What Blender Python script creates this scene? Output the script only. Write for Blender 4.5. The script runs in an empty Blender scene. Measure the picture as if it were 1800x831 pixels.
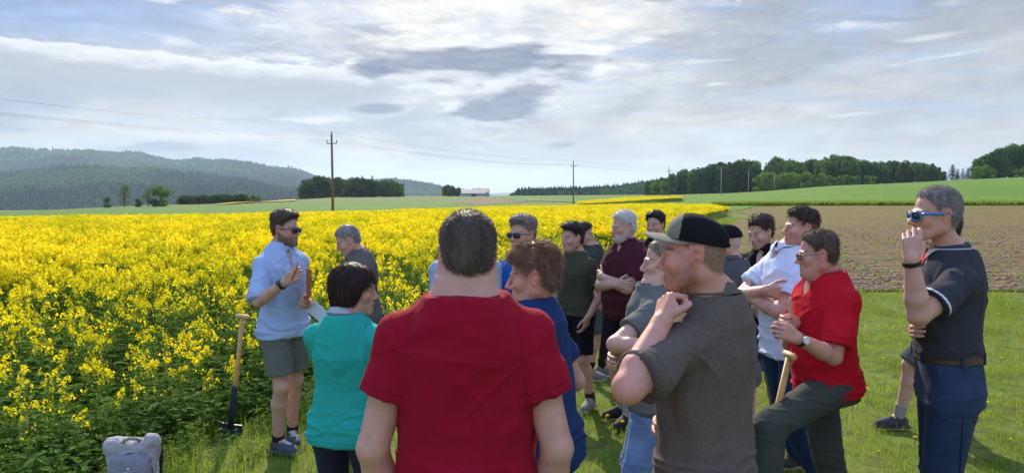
import bpy, math, time
import numpy as np
from mathutils import Vector, Matrix
T0 = time.time()
HAZE = 0.000085
C = bpy.context.scene.collection
rad = math.radians
# ------------------------------------------------------------------ camera
FPX, PITCH, CAMH = 1310.0, math.atan(73.5 / 1310.0), 1.90
cam = bpy.data.cameras.new('camera'); cam.sensor_width = 36.0; cam.lens = FPX / 1800 * 36
cam.clip_start = 0.05; cam.clip_end = 40000
camo = bpy.data.objects.new('camera', cam); C.objects.link(camo)
camo.location = (0, 0, CAMH); camo.rotation_euler = (rad(90) - PITCH, 0, 0)
bpy.context.scene.camera = camo
# ------------------------------------------------------------------ exposure
sc = bpy.context.scene
sc.view_settings.view_transform = 'Standard'; sc.view_settings.look = 'None'
sc.view_settings.gamma = 1.0; sc.view_settings.use_curve_mapping = False
sc.view_settings.exposure = 0.55
sc.render.engine = 'CYCLES'
sc.cycles.max_bounces = 6; sc.cycles.diffuse_bounces = 3; sc.cycles.glossy_bounces = 2
sc.cycles.transmission_bounces = 4; sc.cycles.transparent_max_bounces = 8; sc.cycles.volume_bounces = 0
sc.cycles.use_denoising = True
# ------------------------------------------------------------------ sun
SUN_AZ, SUN_EL = rad(-9), rad(33)      # azimuth measured from +Y towards +X
SUND = Vector((math.sin(SUN_AZ) * math.cos(SUN_EL), math.cos(SUN_AZ) * math.cos(SUN_EL), math.sin(SUN_EL)))
sl = bpy.data.lights.new('sun', 'SUN'); sl.energy = 4.8; sl.angle = rad(0.6); sl.color = (1.0, 0.88, 0.68)
slo = bpy.data.objects.new('sun', sl); C.objects.link(slo)
slo.rotation_euler = (-SUND).to_track_quat('-Z', 'Y').to_euler(); slo.location = (0, 0, 30)

# ------------------------------------------------------------------ node helper
class NB:
    def __init__(s, tree):
        s.t = tree; tree.nodes.clear()
    def n(s, typ, **kw):
        nd = s.t.nodes.new(typ)
        for k, v in kw.items(): setattr(nd, k, v)
        return nd
    def link(s, a, b): s.t.links.new(a, b)
    def _in(s, sock, v):
        if isinstance(v, bpy.types.NodeSocket): s.t.links.new(v, sock)
        elif v is not None:
            if hasattr(sock.default_value, '__len__') and not hasattr(v, '__len__'): v = [v] * len(sock.default_value)
            if hasattr(v, '__len__') and len(sock.default_value) == 4 and len(v) == 3: v = tuple(v) + (1,)
            sock.default_value = v
    def m(s, op, a, b=None, c=None, clamp=False):
        nd = s.n('ShaderNodeMath', operation=op, use_clamp=clamp)
        s._in(nd.inputs[0], a)
        if b is not None: s._in(nd.inputs[1], b)
        if c is not None: s._in(nd.inputs[2], c)
        return nd.outputs[0]
    def mr(s, v, a, b, c=0.0, d=1.0, smooth=True):
        nd = s.n('ShaderNodeMapRange', interpolation_type='SMOOTHSTEP' if smooth else 'LINEAR')
        for i, x in enumerate((v, a, b, c, d)): s._in(nd.inputs[i], x)
        return nd.outputs[0]
    def mix(s, f, a, b, blend='MIX'):
        nd = s.n('ShaderNodeMix', data_type='RGBA', blend_type=blend, clamp_factor=True)
        s._in(nd.inputs[0], f); s._in(nd.inputs[6], a); s._in(nd.inputs[7], b)
        return nd.outputs[2]
    def noise(s, vec, scale, detail=4, rough=0.55, dist=0.0, col=False, lac=2.0):
        nd = s.n('ShaderNodeTexNoise'); s._in(nd.inputs['Vector'], vec)
        nd.inputs['Scale'].default_value = scale; nd.inputs['Detail'].default_value = detail
        nd.inputs['Roughness'].default_value = rough; nd.inputs['Distortion'].default_value = dist
        nd.inputs['Lacunarity'].default_value = lac
        return nd.outputs['Color' if col else 'Fac']
    def vm(s, op, a, b=None):
        nd = s.n('ShaderNodeVectorMath', operation=op); s._in(nd.inputs[0], a)
        if b is not None: s._in(nd.inputs[1], b)
        return nd.outputs[0]
    def comb(s, x, y, z):
        nd = s.n('ShaderNodeCombineXYZ')
        for i, v in enumerate((x, y, z)): s._in(nd.inputs[i], v)
        return nd.outputs[0]

# ------------------------------------------------------------------ sky: NISHITA air with procedural clouds by sky direction
wd = bpy.data.worlds.new('World'); sc.world = wd; wd.use_nodes = True
b = NB(wd.node_tree)
out = b.n('ShaderNodeOutputWorld'); bg = b.n('ShaderNodeBackground'); b.link(bg.outputs[0], out.inputs[0])
bg.inputs[1].default_value = 0.10
sky = b.n('ShaderNodeTexSky', sky_type='NISHITA'); sky.sun_disc = False
sky.sun_elevation = SUN_EL; sky.sun_rotation = SUN_AZ
sky.air_density = 1.0; sky.dust_density = 0.7; sky.ozone_density = 1.6
tc = b.n('ShaderNodeTexCoord').outputs['Generated']
sx = b.n('ShaderNodeSeparateXYZ'); b.link(tc, sx.inputs[0])
X, Y, Z = sx.outputs
az = b.m('DEGREES', b.m('ARCTAN2', X, Y)); el = b.m('DEGREES', b.m('ARCSINE', Z))
zc = b.m('MAXIMUM', Z, 0.0)
pz = b.m('ADD', zc, 0.09)
pl = b.comb(b.m('DIVIDE', X, pz), b.m('DIVIDE', Y, pz), 0.0)          # flat cloud deck seen in perspective
ae = b.comb(b.m('MULTIPLY', az, 0.05), b.m('MULTIPLY', el, 0.12), 0.3)
# nearness to the sun
dt = b.n('ShaderNodeVectorMath', operation='DOT_PRODUCT'); b.link(tc, dt.inputs[0]); dt.inputs[1].default_value = SUND
sunp = b.m('MAXIMUM', dt.outputs['Value'], 0.0)
glow = b.m('POWER', sunp, 9.0)
warp = b.noise(pl, 0.5, 3, 0.5, col=True)
plw = b.vm('ADD', pl, b.vm('MULTIPLY', warp, (1.1, 0.7, 0)))
veil_n = b.noise(b.vm('MULTIPLY', plw, (0.55, 1.1, 1)), 0.9, 9, 0.6)
veil2 = b.noise(b.vm('MULTIPLY', plw, (0.9, 0.6, 1)), 1.5, 7, 0.58)
veil = b.mr(b.m('ADD', b.m('MULTIPLY', veil_n, 0.65), b.m('MULTIPLY', veil2, 0.35)), 0.40, 0.62)
# more veil towards the middle and low down, clear patches to the upper left and upper right
clear_l = b.m('MULTIPLY', b.mr(az, -8, -28), b.mr(el, 8.5, 11.5))
clear_r = b.m('MULTIPLY', b.mr(az, 12, 34), b.mr(el, 8, 15))
veilf = b.m('MULTIPLY', b.m('ADD', b.m('MULTIPLY', veil, 0.75), 0.20), b.m('SUBTRACT', 1.0, b.m('MULTIPLY', b.m('MAXIMUM', clear_l, clear_r), 0.88)))
blue = b.mix(b.mr(el, 0, 15), (3.9, 4.5, 5.6), (1.25, 2.2, 4.8))
base = b.mix(0.22, blue, sky.outputs[0])
veilc = b.mix(b.m('MULTIPLY', glow, 1.25, clamp=True), (5.1, 4.95, 4.75), (8.2, 7.7, 6.6))
c1 = b.mix(veilf, base, veilc)
# grey undersides across the mid sky
gn = b.noise(b.vm('MULTIPLY', ae, (1.0, 1.5, 1)), 1.6, 6, 0.55, 0.4)
c1 = b.mix(b.m('MULTIPLY', b.mr(gn, 0.46, 0.62), 0.64), c1, b.mix(b.mr(az, -20, 15), (2.7, 3.1, 4.3), (3.5, 3.45, 3.5)))
mott = b.mr(b.noise(b.vm('MULTIPLY', ae, (1.0, 1.7, 1)), 4.0, 8, 0.6, 0.8), 0.3, 0.7, 0.84, 1.16, smooth=False)
c1 = b.mix(1.0, c1, b.comb(mott, mott, mott), 'MULTIPLY'); c1.node.clamp_result = False
fine = b.noise(b.vm('MULTIPLY', ae, (1, 1.6, 1)), 9, 7, 0.62, 0.3)
fine2 = b.noise(b.vm('MULTIPLY', ae, (1, 1.6, 1)), 4.2, 8, 0.6, 0.5)
fc = b.m('SUBTRACT', b.m('ADD', b.m('MULTIPLY', fine, 0.5), b.m('MULTIPLY', fine2, 0.5)), 0.5)
fsoft = b.m('SUBTRACT', b.noise(b.vm('MULTIPLY', ae, (1, 1.5, 1)), 3.4, 5, 0.5, 0.3), 0.5)
def blob(a0, e0, wa, we, amp=3.2, lo=0.0, hi=0.5, tilt=0.0, src=None):
    da = b.m('SUBTRACT', az, a0)
    de = b.m('SUBTRACT', b.m('SUBTRACT', el, e0), b.m('MULTIPLY', da, tilt))
    r = b.m('SQRT', b.m('ADD', b.m('POWER', b.m('ABSOLUTE', b.m('DIVIDE', da, wa)), 2.0), b.m('POWER', b.m('ABSOLUTE', b.m('DIVIDE', de, we)), 2.0)))
    v = b.m('ADD', b.m('SUBTRACT', 1.0, r), b.m('MULTIPLY', src or fc, amp))
    return b.mr(v, lo, hi)
def pxa(px): return math.degrees(math.atan((px - 900) / FPX))
def pye(py): return math.degrees(math.atan((415.5 - py) / FPX) - PITCH)
# long bank of cloud, upper left: white top edge fading to grey below
top = b.m('ADD', b.m('ADD', 9.9, b.m('MULTIPLY', b.m('ADD', az, 34.0), -0.02)), b.m('MULTIPLY', fc, 3.2))
dd = b.m('SUBTRACT', top, el)
bank = b.m('MULTIPLY', b.mr(dd, 0.0, 0.28), b.mr(dd, 6.0, 1.2))
bank = b.m('MULTIPLY', bank, b.mr(b.m('ADD', az, b.m('MULTIPLY', fc, 12)), -2.0, -12.0))
bankc = b.mix(b.mr(dd, 0.1, 1.7), (7.6, 7.8, 7.9), (3.9, 4.15, 4.8))
c1 = b.mix(b.m('MULTIPLY', bank, 0.88), c1, bankc)
# bright wisps
for (px, py, wx, wy, t) in ((285, 32, 95, 10, .05), (430, 37, 70, 11, .04), (330, 97, 75, 17, .0), (520, 112, 130, 17, .0),
                            (1480, 70, 110, 14, -.05), (1700, 45, 120, 15, .1), (1640, 100, 120, 9, .05), (1250, 155, 60, 6, 0), (1130, 75, 90, 14, .25), (1650, 132, 140, 7, .1), (1230, 115, 170, 8, .0),
                            (700, 60, 170, 26, .1), (560, 215, 200, 10, .0), (1060, 120, 60, 14, .3), (400, 245, 260, 12, 0), (1480, 215, 110, 5, .05)):
    m = blob(pxa(px), pye(py), wx / 1800 * 69, wy / 22.0 * 0.95, 3.4, 0.25, 1.2, t)
    c1 = b.mix(b.m('MULTIPLY', m, 0.75), c1, b.mix(glow, (6.8, 7.0, 7.2), (9.4, 9.2, 8.6)))
# bright patch of thin cloud in front of the sun, top middle
m = blob(pxa(850), pye(-20), 22, 9.0, 3.0, 0.0, 1.1)
c1 = b.mix(b.m('MULTIPLY', m, 0.72), c1, (9.3, 8.9, 7.9))
# dark flat clouds with bright rims
for (px, py, wx, wy, t) in ((865, 113, 250, 42, .03), (1000, 102, 85, 16, .02), (885, 184, 125, 36, .12), (665, 193, 80, 12, .05), (980, 253, 42, 7, 0), (300, 265, 90, 12, 0)):
    rim = blob(pxa(px), pye(py) + 0.16, wx / 1800 * 69 * 1.06, wy / 22.0 * 1.25, 2.4, 0.0, 0.35, t)
    core = blob(pxa(px), pye(py) - 0.08, wx / 1800 * 69, wy / 22.0 * 0.9, 2.8, 0.0, 0.62, t, fsoft)
    if px in (865, 885, 1000): c1 = b.mix(b.m('MULTIPLY', rim, 0.35), c1, (8.3, 8.2, 8.0))
    c1 = b.mix(b.m('MULTIPLY', core, 0.88 if px < 900 and px > 700 else 0.7), c1, b.mix(b.mr(fine, .35, .65), (1.5, 1.75, 2.7), (2.2, 2.45, 3.4)))
# vapour trail
c1 = b.mix(b.m('MULTIPLY', blob(pxa(1275), pye(6), 1.0, 0.16, 0.5, 0, 0.5, -0.55), 0.8), c1, (9, 9, 8.8))
# paler, slightly warm air over the horizon; plain dim ground below it
c1 = b.mix(b.m('MULTIPLY', b.mr(el, 6.5, -0.5), 0.62), c1, b.mix(b.mr(az, -30, 5), (4.9, 5.5, 6.3), (7.0, 6.7, 6.1)))
c1 = b.mix(b.mr(el, 0.0, -2.0), c1, (2.0, 2.4, 2.0))
lift = b.m('ADD', b.m('ADD', 0.87, b.m('MULTIPLY', b.mr(el, 17, 45), 1.0)), b.m('MULTIPLY', b.mr(Y, 0.3, -0.6), 0.9))   # sky brightened overhead and behind the viewer, added as fill for the faces
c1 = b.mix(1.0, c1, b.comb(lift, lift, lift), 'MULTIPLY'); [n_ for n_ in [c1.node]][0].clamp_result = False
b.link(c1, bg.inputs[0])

# ------------------------------------------------------------------ tiny helpers
def Wp(px, py, d):
    """world point seen at photo pixel (px,py) at ground distance Y=d"""
    a, c = (px - 900) / FPX, (415.5 - py) / FPX
    y = math.cos(PITCH) + c * math.sin(PITCH); z = c * math.cos(PITCH) - math.sin(PITCH)
    return np.array([a * d / y, d, CAMH + z * d / y])
def tag(o, label=None, cat=None, group=None, kind=None):
    if label: o['label'] = label
    if cat: o['category'] = cat
    if group: o['group'] = group
    if kind: o['kind'] = kind
    return o
def npmesh(name, verts, faces, smooth=True, col=None, parent=None, mat=None, link=True, nper=None):
    """faces: (n,4) or (n,3) int array"""
    me = bpy.data.meshes.new(name)
    verts = np.asarray(verts, np.float32); faces = np.asarray(faces, np.int32)
    nf, k = faces.shape
    me.vertices.add(len(verts)); me.vertices.foreach_set('co', verts.ravel())
    me.loops.add(nf * k); me.loops.foreach_set('vertex_index', faces.ravel())
    me.polygons.add(nf)
    me.polygons.foreach_set('loop_start', np.arange(0, nf * k, k, dtype=np.int32))
    me.polygons.foreach_set('use_smooth', np.full(nf, smooth))
    me.update(calc_edges=True)
    if col is not None:
        col = np.asarray(col, np.float32)
        if col.ndim == 1: col = np.tile(col, (len(verts), 1))
        ca = me.color_attributes.new('Col', 'FLOAT_COLOR', 'POINT')
        ca.data.foreach_set('color', np.hstack([col[:, :3], np.ones((len(verts), 1), np.float32)]).astype(np.float32).ravel())
    if mat: me.materials.append(mat)
    o = bpy.data.objects.new(name, me)
    if link: C.objects.link(o)
    if parent: o.parent = parent
    return o
def empty(name, loc=(0, 0, 0), rz=0.0):
    o = bpy.data.objects.new(name, None); C.objects.link(o); o.location = loc; o.rotation_euler = (0, 0, rz)
    o.empty_display_size = 0.1
    return o

# vectorised gradient-free value noise, 3-D
_rt = np.random.RandomState(7).rand(4096).astype(np.float32)
def vnoise(P, seed=0):
    P = np.asarray(P, np.float32); i = np.floor(P).astype(np.int64); f = P - i; f = f * f * (3 - 2 * f)
    def h(a, b_, c): return _rt[((a * 73856093) ^ (b_ * 19349663) ^ (c * 83492791) ^ (seed * 2654435)) & 4095]
    x, y, z = i[:, 0], i[:, 1], i[:, 2]; fx, fy, fz = f[:, 0], f[:, 1], f[:, 2]
    def lx(yy, zz): return h(x, yy, zz) * (1 - fx) + h(x + 1, yy, zz) * fx
    a = lx(y, z) * (1 - fy) + lx(y + 1, z) * fy; c = lx(y, z + 1) * (1 - fy) + lx(y + 1, z + 1) * fy
    return (a * (1 - fz) + c * fz) * 2 - 1
def fbm(P, seed=0, n=3):
    r = 0; a = 1.0; P = np.asarray(P, np.float32)
    for k in range(n): r = r + a * vnoise(P * (2.03 ** k), seed + k); a *= 0.5
    return r

# ------------------------------------------------------------------ materials
_mats = {}
def mat_attr(name, rough=0.7, bump=0.0, bscale=60, var=0.12, vscale=12, sss=0.0, sheen=0.0, trans=0.0, spec=0.4, coat=0.0, weave=0, metallic=0.0, aniso_z=1.0, wvar=0.0):
    """material that takes its own colour from the mesh attribute Col, with procedural variation"""
    if name in _mats: return _mats[name]
    m = bpy.data.materials.new(name); m.use_nodes = True; nb = NB(m.node_tree)
    o = nb.n('ShaderNodeOutputMaterial'); p = nb.n('ShaderNodeBsdfPrincipled')
    at = nb.n('ShaderNodeAttribute', attribute_name='Col')
    oc = nb.n('ShaderNodeTexCoord').outputs['Object']
    nz = nb.noise(oc, vscale, 4, 0.6)
    k = nb.mr(nz, 0.25, 0.75, 1 - var, 1 + var, smooth=False)
    cc = nb.mix(1.0, at.outputs['Color'], nb.comb(k, k, k), 'MULTIPLY')
    if wvar:                                             # patches of paler and darker growth over the ground
        gp = nb.n('ShaderNodeNewGeometry').outputs['Position']; w1 = nb.noise(gp, 0.7, 5, 0.65)
        cc = nb.mix(1.0, cc, nb.mix(nb.mr(w1, .36, .64), (1 - wvar, 1 - wvar * .7, 1 - wvar), (1 + wvar * 1.1, 1 + wvar * .7, 1 + wvar * .2)), 'MULTIPLY'); cc.node.clamp_result = False
    if weave:
        nz2 = nb.noise(nb.vm('MULTIPLY', oc, (1, 1, .7)), weave, 2, 0.5)
        k2 = nb.mr(nz2, 0.3, 0.7, 0.86, 1.14, smooth=False)
        cc = nb.mix(1.0, cc, nb.comb(k2, k2, k2), 'MULTIPLY')
    nb.link(cc, p.inputs['Base Color'])
    p.inputs['Roughness'].default_value = rough; p.inputs['Specular IOR Level'].default_value = spec
    p.inputs['Metallic'].default_value = metallic
    if sss:
        p.inputs['Subsurface Weight'].default_value = sss; p.inputs['Subsurface Radius'].default_value = (1.0, 0.35, 0.18)
        p.inputs['Subsurface Scale'].default_value = 0.012
    if sheen:
        p.inputs['Sheen Weight'].default_value = sheen; p.inputs['Sheen Roughness'].default_value = 0.4
    if coat: p.inputs['Coat Weight'].default_value = coat
    if bump:
        bn = nb.n('ShaderNodeBump'); bn.inputs['Strength'].default_value = bump; bn.inputs['Distance'].default_value = 0.004
        hz = nb.noise(nb.vm('MULTIPLY', oc, (1, 1, aniso_z)), bscale, 4, 0.6); nb.link(hz, bn.inputs['Height'])
        nb.link(bn.outputs[0], p.inputs['Normal'])
    sh = p.outputs[0]
    if trans:
        tr = nb.n('ShaderNodeBsdfTranslucent'); nb.link(cc, tr.inputs[0])
        mx = nb.n('ShaderNodeMixShader'); mx.inputs[0].default_value = trans
        nb.link(sh, mx.inputs[1]); nb.link(tr.outputs[0], mx.inputs[2]); sh = mx.outputs[0]
    nb.link(sh, o.inputs[0])
    _mats[name] = m
    return m
MSKIN = mat_attr('skin', 0.52, 0.25, 140, 0.10, 30, sss=0.12, spec=0.35)
MCLOTH = mat_attr('knit_cotton', 0.9, 0.35, 260, 0.06, 9, sheen=0.03, spec=0.08, weave=420)
MDENIM = mat_attr('denim', 0.85, 0.4, 300, 0.13, 16, sheen=0.05, spec=0.15, weave=300)
MHAIR = mat_attr('hair', 0.5, 0.5, 220, 0.25, 90, spec=0.35, trans=0.18, aniso_z=0.4)
MPLAST = mat_attr('smooth_plastic', 0.25, 0.0, 50, 0.03, 20, spec=0.5)
MLEATHER = mat_attr('leather', 0.45, 0.4, 120, 0.15, 30)
MSHOE = mat_attr('shoe_fabric', 0.8, 0.4, 160, 0.12, 40)
MWOOD = mat_attr('ash_wood', 0.5, 0.2, 60, 0.14, 25, aniso_z=0.1)
MMETAL = mat_attr('painted_steel', 0.35, 0.2, 90, 0.15, 40, metallic=0.4)
MLEAF = mat_attr('leaf', 0.75, 0.0, 1, 0.28, 3.0, trans=0.58, spec=0.12, wvar=0.22)
MPETAL = mat_attr('petal', 0.7, 0.0, 1, 0.10, 5.0, trans=0.45, spec=0.2)
MTREE = mat_attr('tree_leaves', 0.9, 0.0, 1, 0.25, 0.35, trans=0.40, spec=0.0)
MBARK = mat_attr('bark', 0.9, 0.5, 8, 0.2, 3, spec=0.1)
# ================================================================== bodies as distance fields on a rectilinear grid
def unit(v): v = np.asarray(v, float); return v / (np.linalg.norm(v) + 1e-9)
class RC:      # tapered capsule
    def __init__(s, a, b_, ra, rb, cut=None):
        s.a = np.asarray(a, np.float32); s.b = np.asarray(b_, np.float32); s.ra, s.rb, s.cut = ra, rb, cut
        r = max(ra, rb); s.lo = np.minimum(s.a, s.b) - r; s.hi = np.maximum(s.a, s.b) + r
    def __call__(s, P):
        ba = s.b - s.a; pa = P - s.a; L = float(ba @ ba) + 1e-12
        h = np.clip((pa @ ba) / L, 0, 1)
        d = np.sqrt(((pa - h[..., None] * ba) ** 2).sum(-1)) - (s.ra + (s.rb - s.ra) * h)
        if s.cut is not None:                      # (point, outward normal)
            for c, n in s.cut: d = np.maximum(d, (P - np.float32(c)) @ np.float32(n))
        return d
class EL:      # ellipsoid, R columns are its axes
    def __init__(s, c, r, R=None, cut=None):
        s.c = np.asarray(c, np.float32); s.r = np.asarray(r, np.float32); s.R = None if R is None else np.asarray(R, np.float32)
        s.cut = cut
        e = s.r if R is None else np.sqrt(((s.R * s.r) ** 2).sum(1)); s.lo = s.c - e; s.hi = s.c + e
    def __call__(s, P):
        q = P - s.c
        if s.R is not None: q = q @ s.R
        k0 = np.sqrt(((q / s.r) ** 2).sum(-1)) + 1e-6; k1 = np.sqrt(((q / (s.r * s.r)) ** 2).sum(-1)) + 1e-6
        d = k0 * (k0 - 1) / k1
        if s.cut is not None:
            for c, n in s.cut: d = np.maximum(d, (P - np.float32(c)) @ np.float32(n))
        return d
class LOFT:    # stack of super-ellipses along a frame's z axis
    def __init__(s, o, R, z, a, b_, xo, ex=2.5, ease=0.0, zlo=None, zhi=None, yo=None):
        s.o = np.asarray(o, np.float32); s.R = np.asarray(R, np.float32); s.z = np.asarray(z); s.ax = np.asarray(a) + ease; s.bx = np.asarray(b_) + ease
        s.xo = np.asarray(xo); s.ex = ex; s.zlo = s.z[0] if zlo is None else zlo; s.zhi = s.z[-1] if zhi is None else zhi
        s.yo = yo
        m = max(s.ax.max(), s.bx.max()) + abs(s.xo).max()
        cs = np.array([s.o + s.R @ np.array([i, j, k]) for i in (-m, m) for j in (-s.ax.max() - .01, s.ax.max() + .01) for k in (s.zlo, s.zhi)])
        s.lo = cs.min(0); s.hi = cs.max(0)
    def __call__(s, P):
        q = (P - s.o) @ s.R
        z = q[..., 2]; a = np.interp(z, s.z, s.ax).astype(np.float32); b_ = np.interp(z, s.z, s.bx).astype(np.float32)
        x = np.abs(q[..., 0] - np.interp(z, s.z, s.xo).astype(np.float32)) / b_
        yo = 0 if s.yo is None else np.interp(z, s.z, s.yo).astype(np.float32)
        y = np.abs(q[..., 1] - yo) / a
        r = (x ** s.ex + y ** s.ex) ** (1 / s.ex)
        d = (r - 1) * np.minimum(a, b_)
        return np.maximum(d, np.maximum(s.zlo - z, z - s.zhi))
class FN:      # arbitrary function with bounds
    def __init__(s, f, lo, hi): s.f = f; s.lo = np.asarray(lo, float); s.hi = np.asarray(hi, float)
    def __call__(s, P): return s.f(P)
class BX:
    def __init__(s, c, h, R=None, r=0.0):
        s.c = np.float32(c); s.h = np.float32(h); s.R = np.eye(3, dtype=np.float32) if R is None else np.float32(R); s.r = r
        e = np.abs(s.R) @ s.h + r; s.lo = s.c - e; s.hi = s.c + e
    def __call__(s, P):
        q = np.abs((P - s.c) @ s.R) - s.h + s.r
        return np.sqrt((np.maximum(q, 0) ** 2).sum(-1)) + np.minimum(q.max(-1), 0) - s.r
def smin(a, b_, k):
    h = np.maximum(k - np.abs(a - b_), 0) / k
    return np.minimum(a, b_) - h * h * k * 0.25
def axis_lines(lo, hi, h, fine):
    """grid lines from lo to hi, step h, finer where fine=[(l,h,step)] says so"""
    xs = [lo]; x = lo
    while x < hi:
        st = h
        for (l, u, f) in fine:
            if l <= x < u: st = min(st, f)
        x += st; xs.append(x)
    return np.array(xs, np.float32)
def mesh_field(ops, h, fine=((), (), ())):
    us = [o[1] for o in ops if o[0] == 'u']
    lo = np.min([p.lo for p in us], 0) - 3 * h - .01; hi = np.max([p.hi for p in us], 0) + 3 * h + .01
    hh = (h, h, h) if np.isscalar(h) else h
    ax = [axis_lines(lo[i], hi[i], hh[i], fine[i]) for i in range(3)]
    D = np.full([len(a) for a in ax], 0.06, np.float32)
    for (op, pr, k) in ops:
        if op == 'i': s = [slice(0, len(a)) for a in ax]
        else:
            mg = k + 0.012
            s = [slice(max(np.searchsorted(ax[i], pr.lo[i] - mg) - 1, 0), np.searchsorted(ax[i], pr.hi[i] + mg) + 1) for i in range(3)]
        g = np.empty([len(ax[i][s[i]]) for i in range(3)] + [3], np.float32)
        if 0 in g.shape: continue
        g[..., 0] = ax[0][s[0]][:, None, None]; g[..., 1] = ax[1][s[1]][None, :, None]; g[..., 2] = ax[2][s[2]][None, None, :]
        d = pr(g).astype(np.float32); cur = D[s[0], s[1], s[2]]
        if op == 'u': r = smin(cur, d, k) if k > 0 else np.minimum(cur, d)
        elif op == 's': r = -smin(-cur, d, k) if k > 0 else np.maximum(cur, -d)
        else: r = np.maximum(cur, d)
        D[s[0], s[1], s[2]] = r
    return nets(D, ax)
def nets(D, ax):
    I = D < 0
    S = [a - 1 for a in D.shape]
    cnt = np.zeros(S, np.uint8)
    for dx in (0, 1):
        for dy in (0, 1):
            for dz in (0, 1): cnt += I[dx:dx + S[0], dy:dy + S[1], dz:dz + S[2]]
    act = (cnt > 0) & (cnt < 8)
    ci = np.argwhere(act)
    idx = np.full(S, -1, np.int32); idx[act] = np.arange(len(ci), dtype=np.int32)
    acc = np.zeros((len(ci), 3)); num = np.zeros(len(ci))
    cc = [(a, b_, c) for a in (0, 1) for b_ in (0, 1) for c in (0, 1)]
    vals = {c: D[ci[:, 0] + c[0], ci[:, 1] + c[1], ci[:, 2] + c[2]] for c in cc}
    A = [ax[i][ci[:, i]] for i in range(3)]; B = [ax[i][ci[:, i] + 1] for i in range(3)]
    for c in cc:
        for d in range(3):
            if c[d] == 0:
                e = list(c); e[d] = 1; e = tuple(e); v0, v1 = vals[c], vals[e]
                m = (v0 < 0) != (v1 < 0); t = np.where(m, v0 / np.where(m, v0 - v1, 1), 0)
                for q in range(3):
                    pos = (A[q] + (B[q] - A[q]) * t) if q == d else (B[q] if c[q] else A[q])
                    acc[:, q] += np.where(m, pos, 0)
                num += m
    V = acc / num[:, None]
    F = []
    for d in range(3):
        o = [(1, 2), (2, 0), (0, 1)][d]
        sl0 = [slice(1, -1)] * 3; sl0[d] = slice(0, -1); sl1 = list(sl0); sl1[d] = slice(1, None)
        a0, a1 = I[tuple(sl0)], I[tuple(sl1)]
        e = np.argwhere(a0 != a1)
        if not len(e): continue
        flip = a0[a0 != a1]
        off = np.ones(3, int); off[d] = 0; e = e + off
        def cell(u, v):
            q = e.copy(); q[:, o[0]] -= u; q[:, o[1]] -= v
            return idx[q[:, 0], q[:, 1], q[:, 2]]
        q = np.stack([cell(1, 1), cell(0, 1), cell(0, 0), cell(1, 0)], 1)
        q[~flip] = q[~flip][:, ::-1]
        F.append(q)
    return V.astype(np.float32), np.vstack(F)
def vnormals(V, F):
    a = V[F[:, 2]] - V[F[:, 0]]; c = V[F[:, 3]] - V[F[:, 1]]; n = np.cross(a, c)
    N = np.zeros_like(V)
    for k in range(4): np.add.at(N, F[:, k], n)
    return N / (np.linalg.norm(N, axis=1, keepdims=True) + 1e-12)
def rotz(a): c, s = math.cos(a), math.sin(a); return np.array([[c, -s, 0], [s, c, 0], [0, 0, 1.]])
def roty(a): c, s = math.cos(a), math.sin(a); return np.array([[c, 0, s], [0, 1, 0], [-s, 0, c]])   # +a pitches the nose down
def rotx(a): c, s = math.cos(a), math.sin(a); return np.array([[1, 0, 0], [0, c, -s], [0, s, c.real]])
def ik(a, w, l1, l2, pole):
    a, w = np.asarray(a, float), np.asarray(w, float); v = w - a; d = np.linalg.norm(v)
    if d > (l1 + l2) * .998: w = a + v / d * (l1 + l2) * .998; v = w - a; d = np.linalg.norm(v)
    if d < abs(l1 - l2) + .02: d = abs(l1 - l2) + .02
    u = v / np.linalg.norm(v); x = (l1 * l1 - l2 * l2 + d * d) / (2 * d); y = math.sqrt(max(l1 * l1 - x * x, 0))
    p = np.asarray(pole, float); p = unit(p - u * (p @ u))
    return a + u * x + p * y, w

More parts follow.
